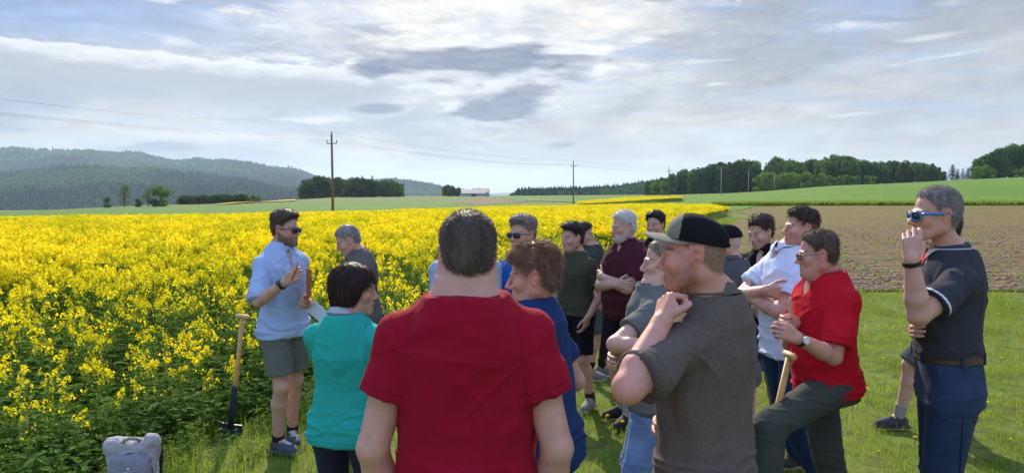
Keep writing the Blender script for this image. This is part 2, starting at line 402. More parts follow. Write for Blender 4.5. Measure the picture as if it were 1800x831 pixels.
def head_ops(hd, f):
    """hd = (origin, R, scale). f = face options"""
    o, R, s = hd
    def T(x, y, z): return o + R @ (np.array([x, y, z]) * s)
    wj = f.get('jaw', 1.0); nl = f.get('nose', .8) - .35; ops = []
    def E(c, r, k, op='u', Rl=None): ops.append((op, EL(T(*c), np.array(r) * s, R if Rl is None else R @ Rl), k))
    def K(a, c, ra, rb, k, op='u'): ops.append((op, RC(T(*a), T(*c), ra * s, rb * s), k))
    E((-.014, 0, .038), (.094, .075, .083), .0)
    E((-.036, 0, -.004), (.066, .067, .07), .02)
    E((.026, 0, -.022), (.058, .060 * wj, .078), .02)
    for y in (-1, 1):
        K((-.004, .052 * wj * y, -.058), (.062, .014 * y, -.100), .019, .017, .03)
        K((-.004, .058 * wj * y, -.01), (-.004, .052 * wj * y, -.058), .018, .018, .03)
    E((.060, 0, -.062), (.030, .034, .036), .025)
    E((.075, 0, -.102), (.016, .019, .015), .016)
    if f.get('fat', 0): E((.02, 0, -.10), (.055, .05, .03 + .02 * f['fat']), .03)
    for y in (-1, 1):
        E((.058, .040 * y, -.026), (.024, .022, .022), .022)
        K((.074, .043 * y, .014), (.083, .014 * y, .016), .010, .009, .014)
        E((.098, .031 * y, -.002), (.017, .016, .012), .012, 's')
        E((.0735, .031 * y, -.001), (.0125, .0145, .0125), .004)
        K((.0795, .043 * y, .0068), (.0825, .020 * y, .0072), .0028, .003, .004)      # upper lid fold
        K((.079, .042 * y, -.0085), (.082, .021 * y, -.009), .0022, .0022, .004)
    K((.084, 0, .010), (.100 + .006 * nl, 0, -.026), .0068, .0095, .012)
    E((.103 + .007 * nl, 0, -.034), (.0115, .0105, .0095), .008)
    for y in (-1, 1): E((.096, .0125 * y, -.039), (.0095, .0065, .0075), .005)
    for y in (-1, 1): E((.101, .006 * y, -.0445), (.005, .003, .003), .002, 's')
    E((.088, 0, -.064), (.0085, .022, .0052), .005)
    E((.0865, 0, -.0755), (.0085, .019, .0060), .005)
    if f.get('mouth', 0): E((.090, 0, -.0695), (.012, .018, .0035 * f['mouth']), .002, 's')
    else: K((.097, .016, -.0695), (.097, -.016, -.0695), .0016, .0016, .003, 's')
    for y in (-1, 1):
        K((.082, .031 * y, -.045), (.076, .036 * y, -.068), .0014, .0016, .01, 's')   # cheek folds
        Rl = rotx(-.25 * y) @ rotz(.35 * y) @ roty(-.12)
        E((-.014, .078 * y, -.003), (.020, .0075, .034), .006, 'u', Rl)
        E((-.010, .087 * y, .003), (.012, .006, .021), .004, 's', Rl)
        E((-.016, .0785 * y, -.008), (.008, .007, .010), .004, 'u', Rl)
        E((-.010, .075 * y, -.031), (.009, .006, .009), .006, 'u', Rl)
    return ops, T
def hand_ops(w, X, N, side, pose):
    """w wrist, X finger direction, N out of the palm; side +1 left hand, -1 right hand"""
    X = unit(X); N = unit(N - X * (np.asarray(N) @ X)); Yt = np.cross(X, N) * (-side)   # towards the thumb
    curls = {'relaxed': (.35, .45, .3), 'fist': (1.35, 1.65, 1.0), 'grip': (.95, 1.1, .7), 'flat': (.08, .12, .1), 'tuck': (.42, .5, .35),
             'point': (.4, .5, .3), 'thumb': (1.3, 1.6, 1.0), 'chin': (.75, 1.2, .6), 'pinch': (.8, .9, .5)}[pose]
    ops = []; ys = (.030, .010, -.010, -.028); ln = (.95, 1.05, 1.0, .8)
    w = np.asarray(w, float)
    for i in range(4):
        ops.append(('u', RC(w + X * .008 + Yt * ys[i] * .55, w + X * (.092 - .006 * abs(i - 1)) + Yt * ys[i], .0145, .0112), .012))
    ops.append(('u', RC(w + X * .018 + Yt * .020 + N * .010, w + X * .058 + Yt * .032 + N * .012, .016, .013), .014))
    ops.append(('u', RC(w + X * .02 - Yt * .018 + N * .008, w + X * .07 - Yt * .022 + N * .008, .014, .012), .012))
    for i in range(4):
        p = w + X * (.094 - .006 * abs(i - 1)) + Yt * ys[i]; a = 0; sp = ys[i] * 1.6
        c = list(curls)
        if pose == 'chin' and i == 0: c = [.5, .9, .5]
        if pose == 'pinch' and i == 0: c = [.7, .7, .4]
        for j, (L, r0, r1) in enumerate(((.044, .0098, .0088), (.027, .0088, .0082), (.021, .0082, .0072))):
            a += c[j] * (1 + .06 * (i - 1)); dv = unit(X * math.cos(a) + N * math.sin(a) + Yt * sp * max(0, math.cos(a)))
            q = p + dv * L * ln[i]; ops.append(('u', RC(p, q, r0, r1), .003)); p = q
    t0 = w + X * .030 + Yt * .030 + N * .008
    if pose == 'thumb': ds = (unit(Yt * .9 + X * .35), unit(Yt + X * .05), unit(Yt - X * .15))
    elif pose in ('fist', 'grip', 'chin'): ds = (unit(X * .7 + Yt * .45 + N * .65), unit(X * .7 - Yt * .25 + N * .55), unit(X * .5 - Yt * .65 + N * .35))
    elif pose == 'pinch': ds = (unit(X * .7 + Yt * .35 + N * .7), unit(X * .85 + N * .45), unit(X * .9 + N * .2 - Yt * .1))
    else: ds = (unit(X * .7 + Yt * .65 + N * .25), unit(X * .85 + Yt * .40 + N * .2), unit(X * .95 + Yt * .2 + N * .15))
    p = t0
    for j, (L, r0, r1) in enumerate(((.042, .0135, .0108), (.030, .0108, .0098), (.025, .0098, .0080))):
        q = p + ds[j] * L; ops.append(('u', RC(p, q, r0, r1), .006 if j == 0 else .004)); p = q
    return ops

# torso profile, z above the pelvis centre (1.8 m man): half width, half depth, forward shift
TZ = np.array([-.16, -.08, .0, .08, .16, .25, .33, .385, .430, .465, .500, .535, .57])
TA = np.array([.163, .170, .168, .157, .152, .160, .172, .173, .156, .130, .102, .080, .064])
TB = np.array([.108, .114, .114, .110, .108, .113, .120, .118, .109, .098, .086, .074, .062])
TX = np.array([-.002, -.006, -.002, .004, .006, .006, .004, -.002, -.010, -.016, -.020, -.016, -.012])

def fade(x, a, c): return np.clip((x - a) / (c - a), 0, 1)
def build_person(p):
    """p: dict of pose, build and clothes; every mesh is in the person's own frame (x forward, y left)"""
    t1 = time.time()
    H = p['H']; s = H / 1.735; g = p.get('girth', 1.0); rng = np.random.RandomState(p.get('seed', 1)); seed = p.get('seed', 1) * 17
    vox = p['vox']; d0 = p['d']
    pos = Wp(p['px'], 500, d0); yaw = rad(p['yaw'])
    root = empty('person', (pos[0], d0, 0), yaw)
    tag(root, p['label'], 'person', p.get('group', 'people standing in a group beside the rapeseed field'))
    Ri = rotz(-yaw)
    def L(px, py, d): return Ri @ (Wp(px, py, d) - np.array([pos[0], d0, 0]))     # measured point -> own frame
    # ---- skeleton
    pel = np.array(p.get('pelvis', (0, 0, .95))) * s
    lean, side, twist = rad(p.get('lean', 2)), rad(p.get('side', 0)), rad(p.get('twist', 0))
    RT = rotz(twist) @ rotx(-side) @ roty(lean)
    def TS(x, y, z): return pel + RT @ (np.array([x, y, z]) * s)
    sw = p.get('sw', .178); bb = p.get('belly', 0.0)
    a = TA * s * g; b_ = TB * s * g + bb * np.exp(-((TZ - .10) / .13) ** 2); xo = TX * s + bb * .8 * np.exp(-((TZ - .10) / .13) ** 2)
    a = a + (sw - .19) * np.exp(-((TZ - .42) / .10) ** 2)
    if p.get('female'): a = a * np.interp(TZ, [-.16, 0, .12, .25, .4, .57], [1.02, 1.02, .93, .93, .88, .9]); b_ = b_ * 1.0 + .022 * np.exp(-((TZ - .30) / .07) ** 2)
    tz = TZ * s
    nb = TS(-.008, 0, .545)
    hy, hp, hr = rad(p.get('hyaw', 0)), rad(p.get('hpitch', 0)), rad(p.get('hroll', 0))
    hs = p.get('hs', 1.0)
    HR = rotz(hy) @ rotx(hr) @ roty(hp)
    if 'head' in p: ho = L(*p['head'])
    else: ho = nb + RT @ np.array([.018, 0, .004 * s]) + HR @ np.array([.022, 0, .105 * hs])
    HR = HR
    hd = (ho, HR, hs)
    hops, HT = head_ops(hd, p.get('face', {}))
    hops = [q for q in hops]
    HL = lambda P: ((P - ho) @ HR) / hs
    # ---- arms
    arms = {}
    for sd, key in ((1, 'L'), (-1, 'R')):
        A = p.get('arm' + key, {'w': (.05, .27, .80), 'pole': (-1, .2, 0)})
        sh = TS(-.012, (sw - .018) * sd, .406)
        if 'shp' in A: sh = sh + RT @ np.array(A['shp'])
        l1, l2 = .285 * s * p.get('armlen', 1), .255 * s * p.get('armlen', 1)
        if 'wp' in A: w = L(*A['wp'])
        else: w = np.array(A['w']) * np.array([1, sd, 1]) * s
        if 'ep' in A:
            e = L(*A['ep']); e = sh + unit(e - sh) * l1; w = e + unit(w - e) * l2
        else: e, w = ik(sh, w, l1, l2, np.array(A.get('pole', (-1, .2, 0))) * np.array([1, sd, 1]))
        X = A.get('hx'); X = unit(w - e) if X is None else unit(np.array(X) * np.array([1, sd, 1]))
        N = np.array(A.get('hn', (0, -1, 0))) * np.array([1, sd, 1])
        arms[key] = dict(sh=sh, e=e, w=w, X=X, N=N, sd=sd, hand=A.get('hand', 'relaxed'))
    # ---- legs
    legs = {}
    for sd, key in ((1, 'L'), (-1, 'R')):
        G = p.get('leg' + key, {})
        hip = pel + np.array([0, .088 * sd * s * g, -.03 * s]); an = G.get('a', (-.02, .11, .09))
        an = np.array(an) * np.array([s, sd * s, 1.0]) if 'ap' not in G else L(*G['ap'])
        if 'ap' in G and an[2] < .30 and G['ap'][1] < 860: an[2] = .09
        kn, an = ik(hip, an, .43 * s, .42 * s, G.get('pole', (1, .12 * sd, 0)))
        if an[2] > .10 and not ('ap' in G and G['ap'][1] > 850): print('LEG SHORT', p['label'][:30], key, round(float(an[2]), 3))
        fy = rad(G.get('toe', 12)) * sd
        legs[key] = dict(hip=hip, k=kn, a=an, fd=np.array([math.cos(fy), math.sin(fy), 0]), fy=fy, sd=sd, G=G)
    fat = p.get('limb', 1.0)
    # ---- body field
    ops = []
    ops.append(('u', LOFT(pel, RT, tz, a, b_, xo, 2.4, ease=-.014, zlo=-.12 * s, zhi=.545 * s), 0))
    if p.get('shirt'): ops.append(('u', LOFT(pel, RT, tz, a, b_, xo, 2.35, ease=p['shirt'].get('ease', .016) - .013, zlo=.28 * s, zhi=.50 * s), .01))
    ops += [('u', RC(TS(-.015, .08 * q, .435), TS(-.012, (sw - .03) * q, .400), .040 * s, .045 * s), .03) for q in (1, -1)]
    for A in arms.values():
        sh, e, w = A['sh'], A['e'], A['w']; m = e + (w - e) * .3
        ops += [('u', RC(sh, sh + (e - sh) * .5, .052 * fat * s, .047 * fat * s), .025), ('u', RC(sh + (e - sh) * .5, e, .047 * fat * s, .039 * fat * s), .01),
                ('u', RC(e, m, .040 * fat * s, .042 * fat * s), .015), ('u', RC(m, w, .042 * fat * s, .0265 * s), .012), ('u', RC(w, w + A['X'] * .012, .026 * s, .024 * s), .01)]
        ops += hand_ops(w, A['X'], A['N'], A['sd'], A['hand'])
    for G in legs.values():
        h_, k_, a_ = G['hip'], G['k'], G['a']; m = k_ + (a_ - k_) * .32 + np.array([-.018, 0, 0]) * s
        ops += [('u', RC(h_ + np.array([0, 0, -.03]), k_, .074 * fat * s, .053 * fat * s), .02), ('u', RC(k_, m, .050 * fat * s, .055 * fat * s), .03), ('u', RC(m, a_, .054 * fat * s, .034 * s), .02),
                ('u', EL(k_ + np.array([.025, 0, .0]), (.032, .034, .04)), .02), ('u', RC(a_, a_ + G['fd'] * .08 + np.array([0, 0, -.04]), .036, .032), .01)]
    ops += [(q[0], q[1], q[2]) for q in hops[:1]] + hops[1:]
    ops.append(('u', RC(HT(-.028, 0, -.055), nb + RT @ np.array([.004, 0, -.03]), .054 * (1 + p.get('neck', -.06)), .060 * (1 + p.get('neck', -.06)) * s), .018))
    ops.append(('u', RC(nb + RT @ np.array([-.02, .03, -.005]), TS(-.02, .085, .435), .040 * s, .028 * s), .04))
    ops.append(('u', RC(nb + RT @ np.array([-.02, -.03, -.005]), TS(-.02, -.085, .435), .040 * s, .028 * s), .04))
    if p.get('face', {}).get('adam', 1): ops.append(('u', EL(HT(.028, 0, -.135), (.012, .010, .018)), .014))
    vh, vb = vox
    r = .135
    fx = [(ho[0] - r, ho[0] + r, vh)]; fyy = [(ho[1] - .1, ho[1] + .1, vh)]; fz = [(ho[2] - .145, ho[2] + .13, vh)]
    for A in arms.values():
        c = A['w'] + A['X'] * .08
        for q, fl in enumerate((fx, fyy, fz)): fl.append((c[q] - .11, c[q] + .11, max(vh * 1.25, vb * .6)))
    V, F = mesh_field(ops, vb, (fx, fyy, fz))
    # skin colouring: lips, brows, beard, warmer nose, cheeks, ears and knuckles
    sk = np.array(p.get('skin', (.50, .285, .205))); n = len(V); col = np.tile(sk, (n, 1)) * (1 + .05 * fbm(V * 30, seed)[:, None])
    q = HL(V); x, y, z = q.T; ay = np.abs(y)
    inh = (z > -.13) & (z < .13) & (np.abs(x) < .14) & (ay < .11)
    red = np.exp(-(((x - .105) / .02) ** 2 + (y / .018) ** 2 + ((z + .034) / .018) ** 2)) + .7 * np.exp(-(((ay - .043) / .022) ** 2 + ((z + .032) / .02) ** 2)) * (x > .02) + 1.0 * (ay > .074) * (np.abs(x + .014) < .03)
    red = np.clip(red, 0, 1) * inh * .6
    col = col * (1 - red[:, None]) + col * np.array([1.08, .74, .68]) * red[:, None]
    lips = np.exp(-(((z + .070) / .008) ** 4 + (y / .022) ** 4)) * (x > .078) * inh
    col = col * (1 - .75 * lips[:, None]) + np.array([.36, .13, .11]) * .75 * lips[:, None]
    hc = np.array(p.get('haircol', (.05, .032, .022)))
    bc = np.array(p.get('browcol', hc))
    br = np.exp(-(((z - .0235 + .10 * np.abs(ay - .03)) / .0048) ** 2)) * (ay > .012) * (ay < .052) * (x > .05) * inh
    col = col * (1 - .8 * br[:, None]) + bc * .8 * br[:, None]
    lash = np.exp(-((ay - .031) / .013) ** 4 - ((z - .0005) / .0035) ** 2) * (x > .06) * inh
    col = col * (1 - .7 * lash[:, None]) + np.array([.05, .03, .025]) * .7 * lash[:, None]
    bd = p.get('beard', 0)
    if bd:
        bcol = np.array(p.get('beardcol', hc))
        line = np.interp(x, [-.02, .0, .03, .06, .09], [.02, -.015, -.042, -.05, -.048])
        mk = fade(line - z, -.004, .010) * fade(x, -.022, -.004) * fade(z, -.135, -.122) * (1 - np.clip(lips * 1.6, 0, 1)) * (x > -.03)
        mk = mk * (1 - fade(x, .085, .095) * (z > -.052)) * inh * np.clip(.85 + .5 * vnoise(V * 260, seed), 0, 1)
        col = col * (1 - bd * mk[:, None]) + bcol * bd * mk[:, None]
        if bd > .6: V = V + vnormals(V, F) * (mk * .004)[:, None]
    st = p.get('buzz')                                   # very short sides: hair colour straight on the scalp
    hl = hairline(x, p)
    if st is not None:
        mk = fade(z - hl, -.004, .012) * inh * np.clip(1 - (ay > .073) * (z < .035) * 1.0, 0, 1) * np.clip(.9 + .3 * vnoise(V * 240, seed), 0, 1)
        col = col * (1 - st * mk[:, None]) + np.array(p.get('buzzcol', hc)) * st * mk[:, None]
    body = npmesh('body', V, F, True, col, root, MSKIN)
    # ---- hair
    def headshell(P):
        Q = HL(P); return Q
    style = p.get('hair', 'short')
    if style != 'none':
        hair_mesh(p, root, ho, HR, hs, hc, vh, seed, rng)
    # ---- eyes
    if p.get('eyes', 1) and 'shades' not in p:
        for sgn in (-1, 1):
            eye_mesh(root, HT(.0765, .031 * sgn, -.0012), HR, .0108 * hs)
    # ---- shirt
    if p.get('shirt'):
        S = p['shirt']; ez = S.get('ease', .016); hem = S.get('hem', -.13) * s; sl = S.get('sleeve', .62)
        zz = tz; fl = S.get('flare', .012)
        aa = a + ez + fl * np.clip((.15 - TZ) / .3, 0, 1); b2 = b_ + ez + fl * np.clip((.15 - TZ) / .3, 0, 1)
        so = [('u', LOFT(pel, RT, zz, aa, b2, xo, 2.35, zlo=hem, zhi=S.get('zhi', .534) * s), 0)]
        for A in arms.values():
            sh, e, w = A['sh'], A['e'], A['w']; u = unit(e - sh); le = np.linalg.norm(e - sh); rs = .062 * fat * s + S.get('sr', .004)
            so.append(('u', RC(TS(-.016, .050 * A['sd'], .466), sh, (.046 + ez * .3) * s, .056 * (fat * .5 + .5) * s + ez * .35), .035))
            if sl <= 1:
                c = sh + u * le * sl; so.append(('u', RC(sh, c + u * .03, rs * .90, rs * 1.06 + .004, cut=[(c, u)]), .03))
            else:
                so.append(('u', RC(sh, e, rs, .052 * fat * s), .02)); v = unit(w - e); lf = np.linalg.norm(w - e) * (sl - 1)
                so.append(('u', RC(e, e + v * (lf + .02), .052 * fat * s, .040 * s, cut=[(e + v * lf, v)]), .012))
        nr = S.get('neck', .070)
        uni = [q_ for q_ in so]
        so.append(('s', RC(TS(-.004, 0, .43), TS(-.008, 0, .64), nr * s, nr * s), .004))
        if S.get('open'):                                  # open placket: a V down the chest
            so.append(('s', RC(TS(.080, 0, .485), TS(.125, 0, .475 - .13 * S['open']), .030, .006), .006))
        SV, SF = mesh_field(so, S.get('vox', vb))
        N = vnormals(SV, SF); Q = (SV - pel) @ RT / s
        wr = S.get('wr', 1.0)
        f1 = fbm(Q * np.array([7.5, 7.5, 2.0]) + 3.1 * fbm(Q * 3, seed + 5, 2)[:, None] * .35, seed, 3)
        f2 = 1 - np.abs(fbm(Q * np.array([3, 3, 15]) + .5 * fbm(Q * 5, seed + 9, 2)[:, None], seed + 3, 2)) * 1.6
        disp = .0085 * f1 + .0125 * np.clip(f2, 0, 1) ** 3 * np.clip((.20 - Q[:, 2]) / .2, 0, 1) * np.clip((Q[:, 2] + .13) / .05, .15, 1)
        for sgn in (-1, 1):                                # folds that fan out from the armpits
            dx, dy, dz = Q[:, 0], Q[:, 1] - (.17 + .02 * math.sin(seed)) * sgn, Q[:, 2] - .38 - .03 * sgn * math.cos(seed); rr = np.sqrt(dx ** 2 + dy ** 2 + dz ** 2)
            an = np.arctan2(dy * sgn, dz) * 2.3 + sgn * 1.7 + rr * 3; f3 = 1 - np.abs(vnoise(np.stack([an + 7, rr * 3, np.sign(dx) * 2 + 5], 1), seed + 11)) * 1.9
            disp = disp + .0075 * np.clip(f3, 0, 1) ** 2 * np.exp(-((rr - .16) / .10) ** 2)
        SV = SV + N * (disp * wr)[:, None]
        c = np.tile(np.array(S['col']), (len(SV), 1))
        if S.get('stripe') is not None:                    # a contrasting line round the sleeve ends
            for A in arms.values():
                u = unit(A['e'] - A['sh']); le = np.linalg.norm(A['e'] - A['sh']); tt = (SV - A['sh']) @ u / le; ds = np.linalg.norm(SV - A['sh'] - np.outer((SV - A['sh']) @ u, u), axis=1)
                mk = (np.abs(tt - sl + .045) < .018) & (ds < .09) & ((SV - pel) @ RT[:, 1] * A['sd'] > .14 * s)
                c[mk] = S['stripe']
        ql = (SV - pel) @ RT; hz_ = ql[:, 2] - hem; c[(np.abs(hz_ - .024) < .0028)] *= .72          # hem stitching
        for A in arms.values():
            u = unit(A['e'] - A['sh']); le = np.linalg.norm(A['e'] - A['sh']); tt = (SV - A['sh']) @ u; ds = np.linalg.norm(SV - A['sh'] - np.outer(tt, u), axis=1)
            if sl <= 1: c[(np.abs(tt - sl * le + .022) < .0028) & (ds < .10) & (ql[:, 1] * A['sd'] > .13 * s)] *= .72
            rr_ = np.sqrt((ql[:, 2] - .36 * s) ** 2 * 0 + (ql[:, 1] * A['sd'] - (sw - .035) * s - (.40 * s - ql[:, 2]) * .10) ** 2); c[(rr_ < .0028) & (ql[:, 2] > .27 * s)] *= .86
        if S.get('speckle'): c = c * (1 + S['speckle'] * np.sign(vnoise(SV * 220, seed)))[:, None]
        npmesh(S.get('name', 'tshirt'), SV, SF, True, c, root, S.get('mat', MCLOTH))
        # neckband or collar, laid on the shirt where the neck opening cuts it
        def ring(r, n, gap=0.0):
            out = []
            for k in range(n):
                t = gap + (2 * math.pi - 2 * gap) * k / (n - 1) if gap else 2 * math.pi * k / n
                cx, sy = math.cos(t), math.sin(t); zs_ = np.linspace(.38, .56, 60)
                pp = np.array([TS(-.006 + cx * (r + .004), sy * (r + .004), z_) for z_ in zs_], np.float32)
                d_ = np.min([q_[1](pp) for q_ in uni], 0); ok = np.where(d_ < .003)[0]
                zt = zs_[ok[-1]] if len(ok) else .45
                out.append((TS(-.006 + cx * r, sy * r, min(zt, S.get('zhi', .534) - .001)), RT @ np.array([cx, sy, 0])))
            P_ = np.array([o_[0] for o_ in out]); 
            if not gap: P_ = (P_ + np.roll(P_, 1, 0) + np.roll(P_, -1, 0)) / 3
            else: P_[1:-1] = (P_[1:-1] + P_[:-2] + P_[2:]) / 3
            return P_, np.array([o_[1] for o_ in out])
        if S.get('collar'): gp = .16 + .22 * S.get('open', .3); collar_mesh(root, [ring(nr + q_, 49, gp) for q_ in (-.002, .009, .020)], RT, S['collar'], S.get('collarstripe'), s)
        else: neckband(root, ring(nr + .001, 48), RT, np.array(S.get('band', S['col'])) * .85)
        if S.get('buttons') is not None:
            for i in range(S.get('nb', 3)):
                c0 = TS(.11 + xo[7] + .012, 0, .42 - i * .075)
    # ---- trousers or shorts
    Tr = p.get('bottom')
    if Tr:
        ln = Tr.get('len', 1.0); ez = Tr.get('ease', .012); to = [('u', LOFT(pel, RT, tz, a, b_, xo, 2.4, ease=ez if Tr.get('belt') is not None else min(.004, ez), zlo=-.12 * s, zhi=Tr.get('top', .0) * s), 0)]
        for G in legs.values():
            h_, k_, a_ = G['hip'], G['k'], G['a']; rk = (.062 * fat * s + ez)
            if ln <= 1:                                    # shorts: cut part-way down the thigh
                u = unit(k_ - h_); c = h_ + (k_ - h_) * ln
                to.append(('u', RC(h_ + np.array([0, 0, -.04]), c + u * .03, .084 * fat * s + ez, Tr.get('rh', .074) * fat * s + ez, cut=[(c, u)]), .025))
            else:
                to.append(('u', RC(h_ + np.array([0, 0, -.04 if k_[2] < h_[2] - .2 else 0.0]), k_, .088 * fat * s + ez, rk), .03))
                to.append(('u', RC(k_, a_ + np.array([0, 0, .0]), rk, .050 * s + ez, cut=[(a_ + np.array([0, 0, -.045]), (0, 0, -1))]), .02))
        TV, TF = mesh_field(to, max(vb, .006)); N = vnormals(TV, TF)
        f1 = fbm(TV * np.array([10, 10, 4]), seed + 21, 3); f2 = 1 - np.abs(fbm(TV * np.array([5, 5, 22]), seed + 23, 2)) * 1.7
        km = np.zeros(len(TV))
        for G in legs.values():
            km += np.exp(-((TV[:, 2] - G['k'][2]) / .09) ** 2) * .8 + np.exp(-((TV[:, 2] - G['a'][2]) / .10) ** 2) + .7 * np.exp(-((TV[:, 2] - G['hip'][2] + .08) / .06) ** 2)
        TV = TV + N * (.0035 * f1 + .007 * np.clip(f2, 0, 1) ** 3 * np.clip(km, 0, 1))[:, None]
        base = np.array(Tr['col']); c = np.tile(base, (len(TV), 1))
        if Tr.get('fade'):
            w_ = np.exp(-((TV[:, 1] % .2 - .1) / .06) ** 2) * .0 + np.clip(fbm(TV * 6, seed + 2, 2), 0, 1); c = c * (1 + Tr['fade'] * w_)[:, None]
        tro = npmesh('shorts' if ln <= 1 else Tr.get('name', 'trousers'), TV, TF, True, c, root, MDENIM if Tr.get('denim') else MCLOTH)
        if Tr.get('details'):
            def onto(pts, off=.004):                     # (angle round the hips, height) -> point on the cloth
                out = []
                for (ang, z_) in pts:
                    dv = np.array([math.cos(ang), math.sin(ang), 0]); ctr = np.array([pel[0] + (-.01), pel[1] + (.09 * s * np.sign(dv[1]) if z_ < -.06 else .04 * np.sign(dv[1])), pel[2] + z_ * s])
                    rr_ = np.linspace(.35, .02, 140); pp = (ctr[None] + dv[None] * rr_[:, None]).astype(np.float32); d_ = np.min([q_[1](pp) for q_ in to], 0); k_ = np.where(d_ < 0)[0]
                    out.append(pp[k_[0]] + dv * off if len(k_) else pp[-1])
                return np.array(out)
            for sgn in (1, -1):
                pk = [(2.15 * sgn, -.03), (2.85 * sgn, -.025), (2.85 * sgn, -.15), (2.5 * sgn, -.175), (2.15 * sgn, -.15), (2.15 * sgn, -.03)]
                fine_ = [(a0 + (a1 - a0) * t, b0 + (b1 - b0) * t) for (a0, b0), (a1, b1) in zip(pk[:-1], pk[1:]) for t in (0, .25, .5, .75)]
                V1, F1 = tube(onto(fine_, .003), .0026, 5, True); npmesh('back_pocket', V1, F1, True, base * 1.9 + .01, tro, MDENIM)
                V1, F1 = tube(onto([(1.0 * sgn, .05), (1.05 * sgn, .0), (1.25 * sgn, -.04), (1.55 * sgn, -.055)], .003), .0026, 5); npmesh('front_pocket', V1, F1, True, base * 1.8 + .01, tro, MDENIM)
                V1, F1 = tube(onto([(1.62 * sgn, z_) for z_ in np.linspace(.05, -.42, 24)], .002), .0024, 5); npmesh('side_seam', V1, F1, True, base * .55, tro, MDENIM)
        if Tr.get('belt') is not None:
            bl = [('u', LOFT(pel, RT, tz, a, b_, xo, 2.4, ease=ez + .006, zlo=(Tr.get('top', .06) - .050) * s, zhi=(Tr.get('top', .06) - .008) * s), 0)]
            BV, BF = mesh_field(bl, .005); bo = npmesh('belt', BV, BF, True, np.array(Tr['belt']), root, MLEATHER)
            for ang in (.5, 1.7, 2.6, 3.6, 4.5, 5.7):
                zb = (Tr.get('top', .06) - .03) * s; aa_ = float(np.interp(zb, tz, a)) + ez + .010; bb_ = float(np.interp(zb, tz, b_)) + ez + .010; cA, sA = math.cos(ang), math.sin(ang); kq = (abs(cA) ** 2.4 + abs(sA) ** 2.4) ** (-1 / 2.4)
                c0 = pel + RT @ np.array([float(np.interp(zb, tz, xo)) + cA * kq * bb_, sA * kq * aa_, zb]); V1, F1 = mesh_field([('u', BX(c0, (.006, .006, .030), RT @ rotz(ang), .003), 0)], .003); npmesh('belt_loop', V1, F1, True, base * 1.2, tro, MDENIM)
    # ---- shoes and socks
    for G in legs.values():
        shoe_mesh(root, G, p.get('shoe', {}), s, seed)
        if p.get('sock') is not None:
            a_, k_ = G['a'], G['k']; u = unit(k_ - a_); hgt = p.get('sockh', .10)
            V1, F1 = mesh_field([('u', RC(a_ - u * .03, a_ + u * hgt, .041, .043 + hgt * .06, cut=[(a_ + u * hgt, u)]), 0)], .006)
            npmesh('sock', V1, F1, True, np.array(p['sock']), root, MCLOTH)
    # ---- things worn on the face, head and wrists
    if 'shades' in p: glasses_mesh(root, HT, HR, hs, p['shades'], True)
    if 'glasses' in p: glasses_mesh(root, HT, HR, hs, p['glasses'], False)
    if 'cap' in p: cap_mesh(root, ho, HR, hs, p['cap'], vh)
    for key in ('L', 'R'):
        if 'watch' + key in p: watch_mesh(root, arms[key], p['watch' + key], s)
    print('person %-40s %.1fs' % (p['label'][:40], time.time() - t1))
    return root, dict(arms=arms, legs=legs, ho=ho, HT=HT, HR=HR, L=L, TS=TS, RT=RT, pel=pel)

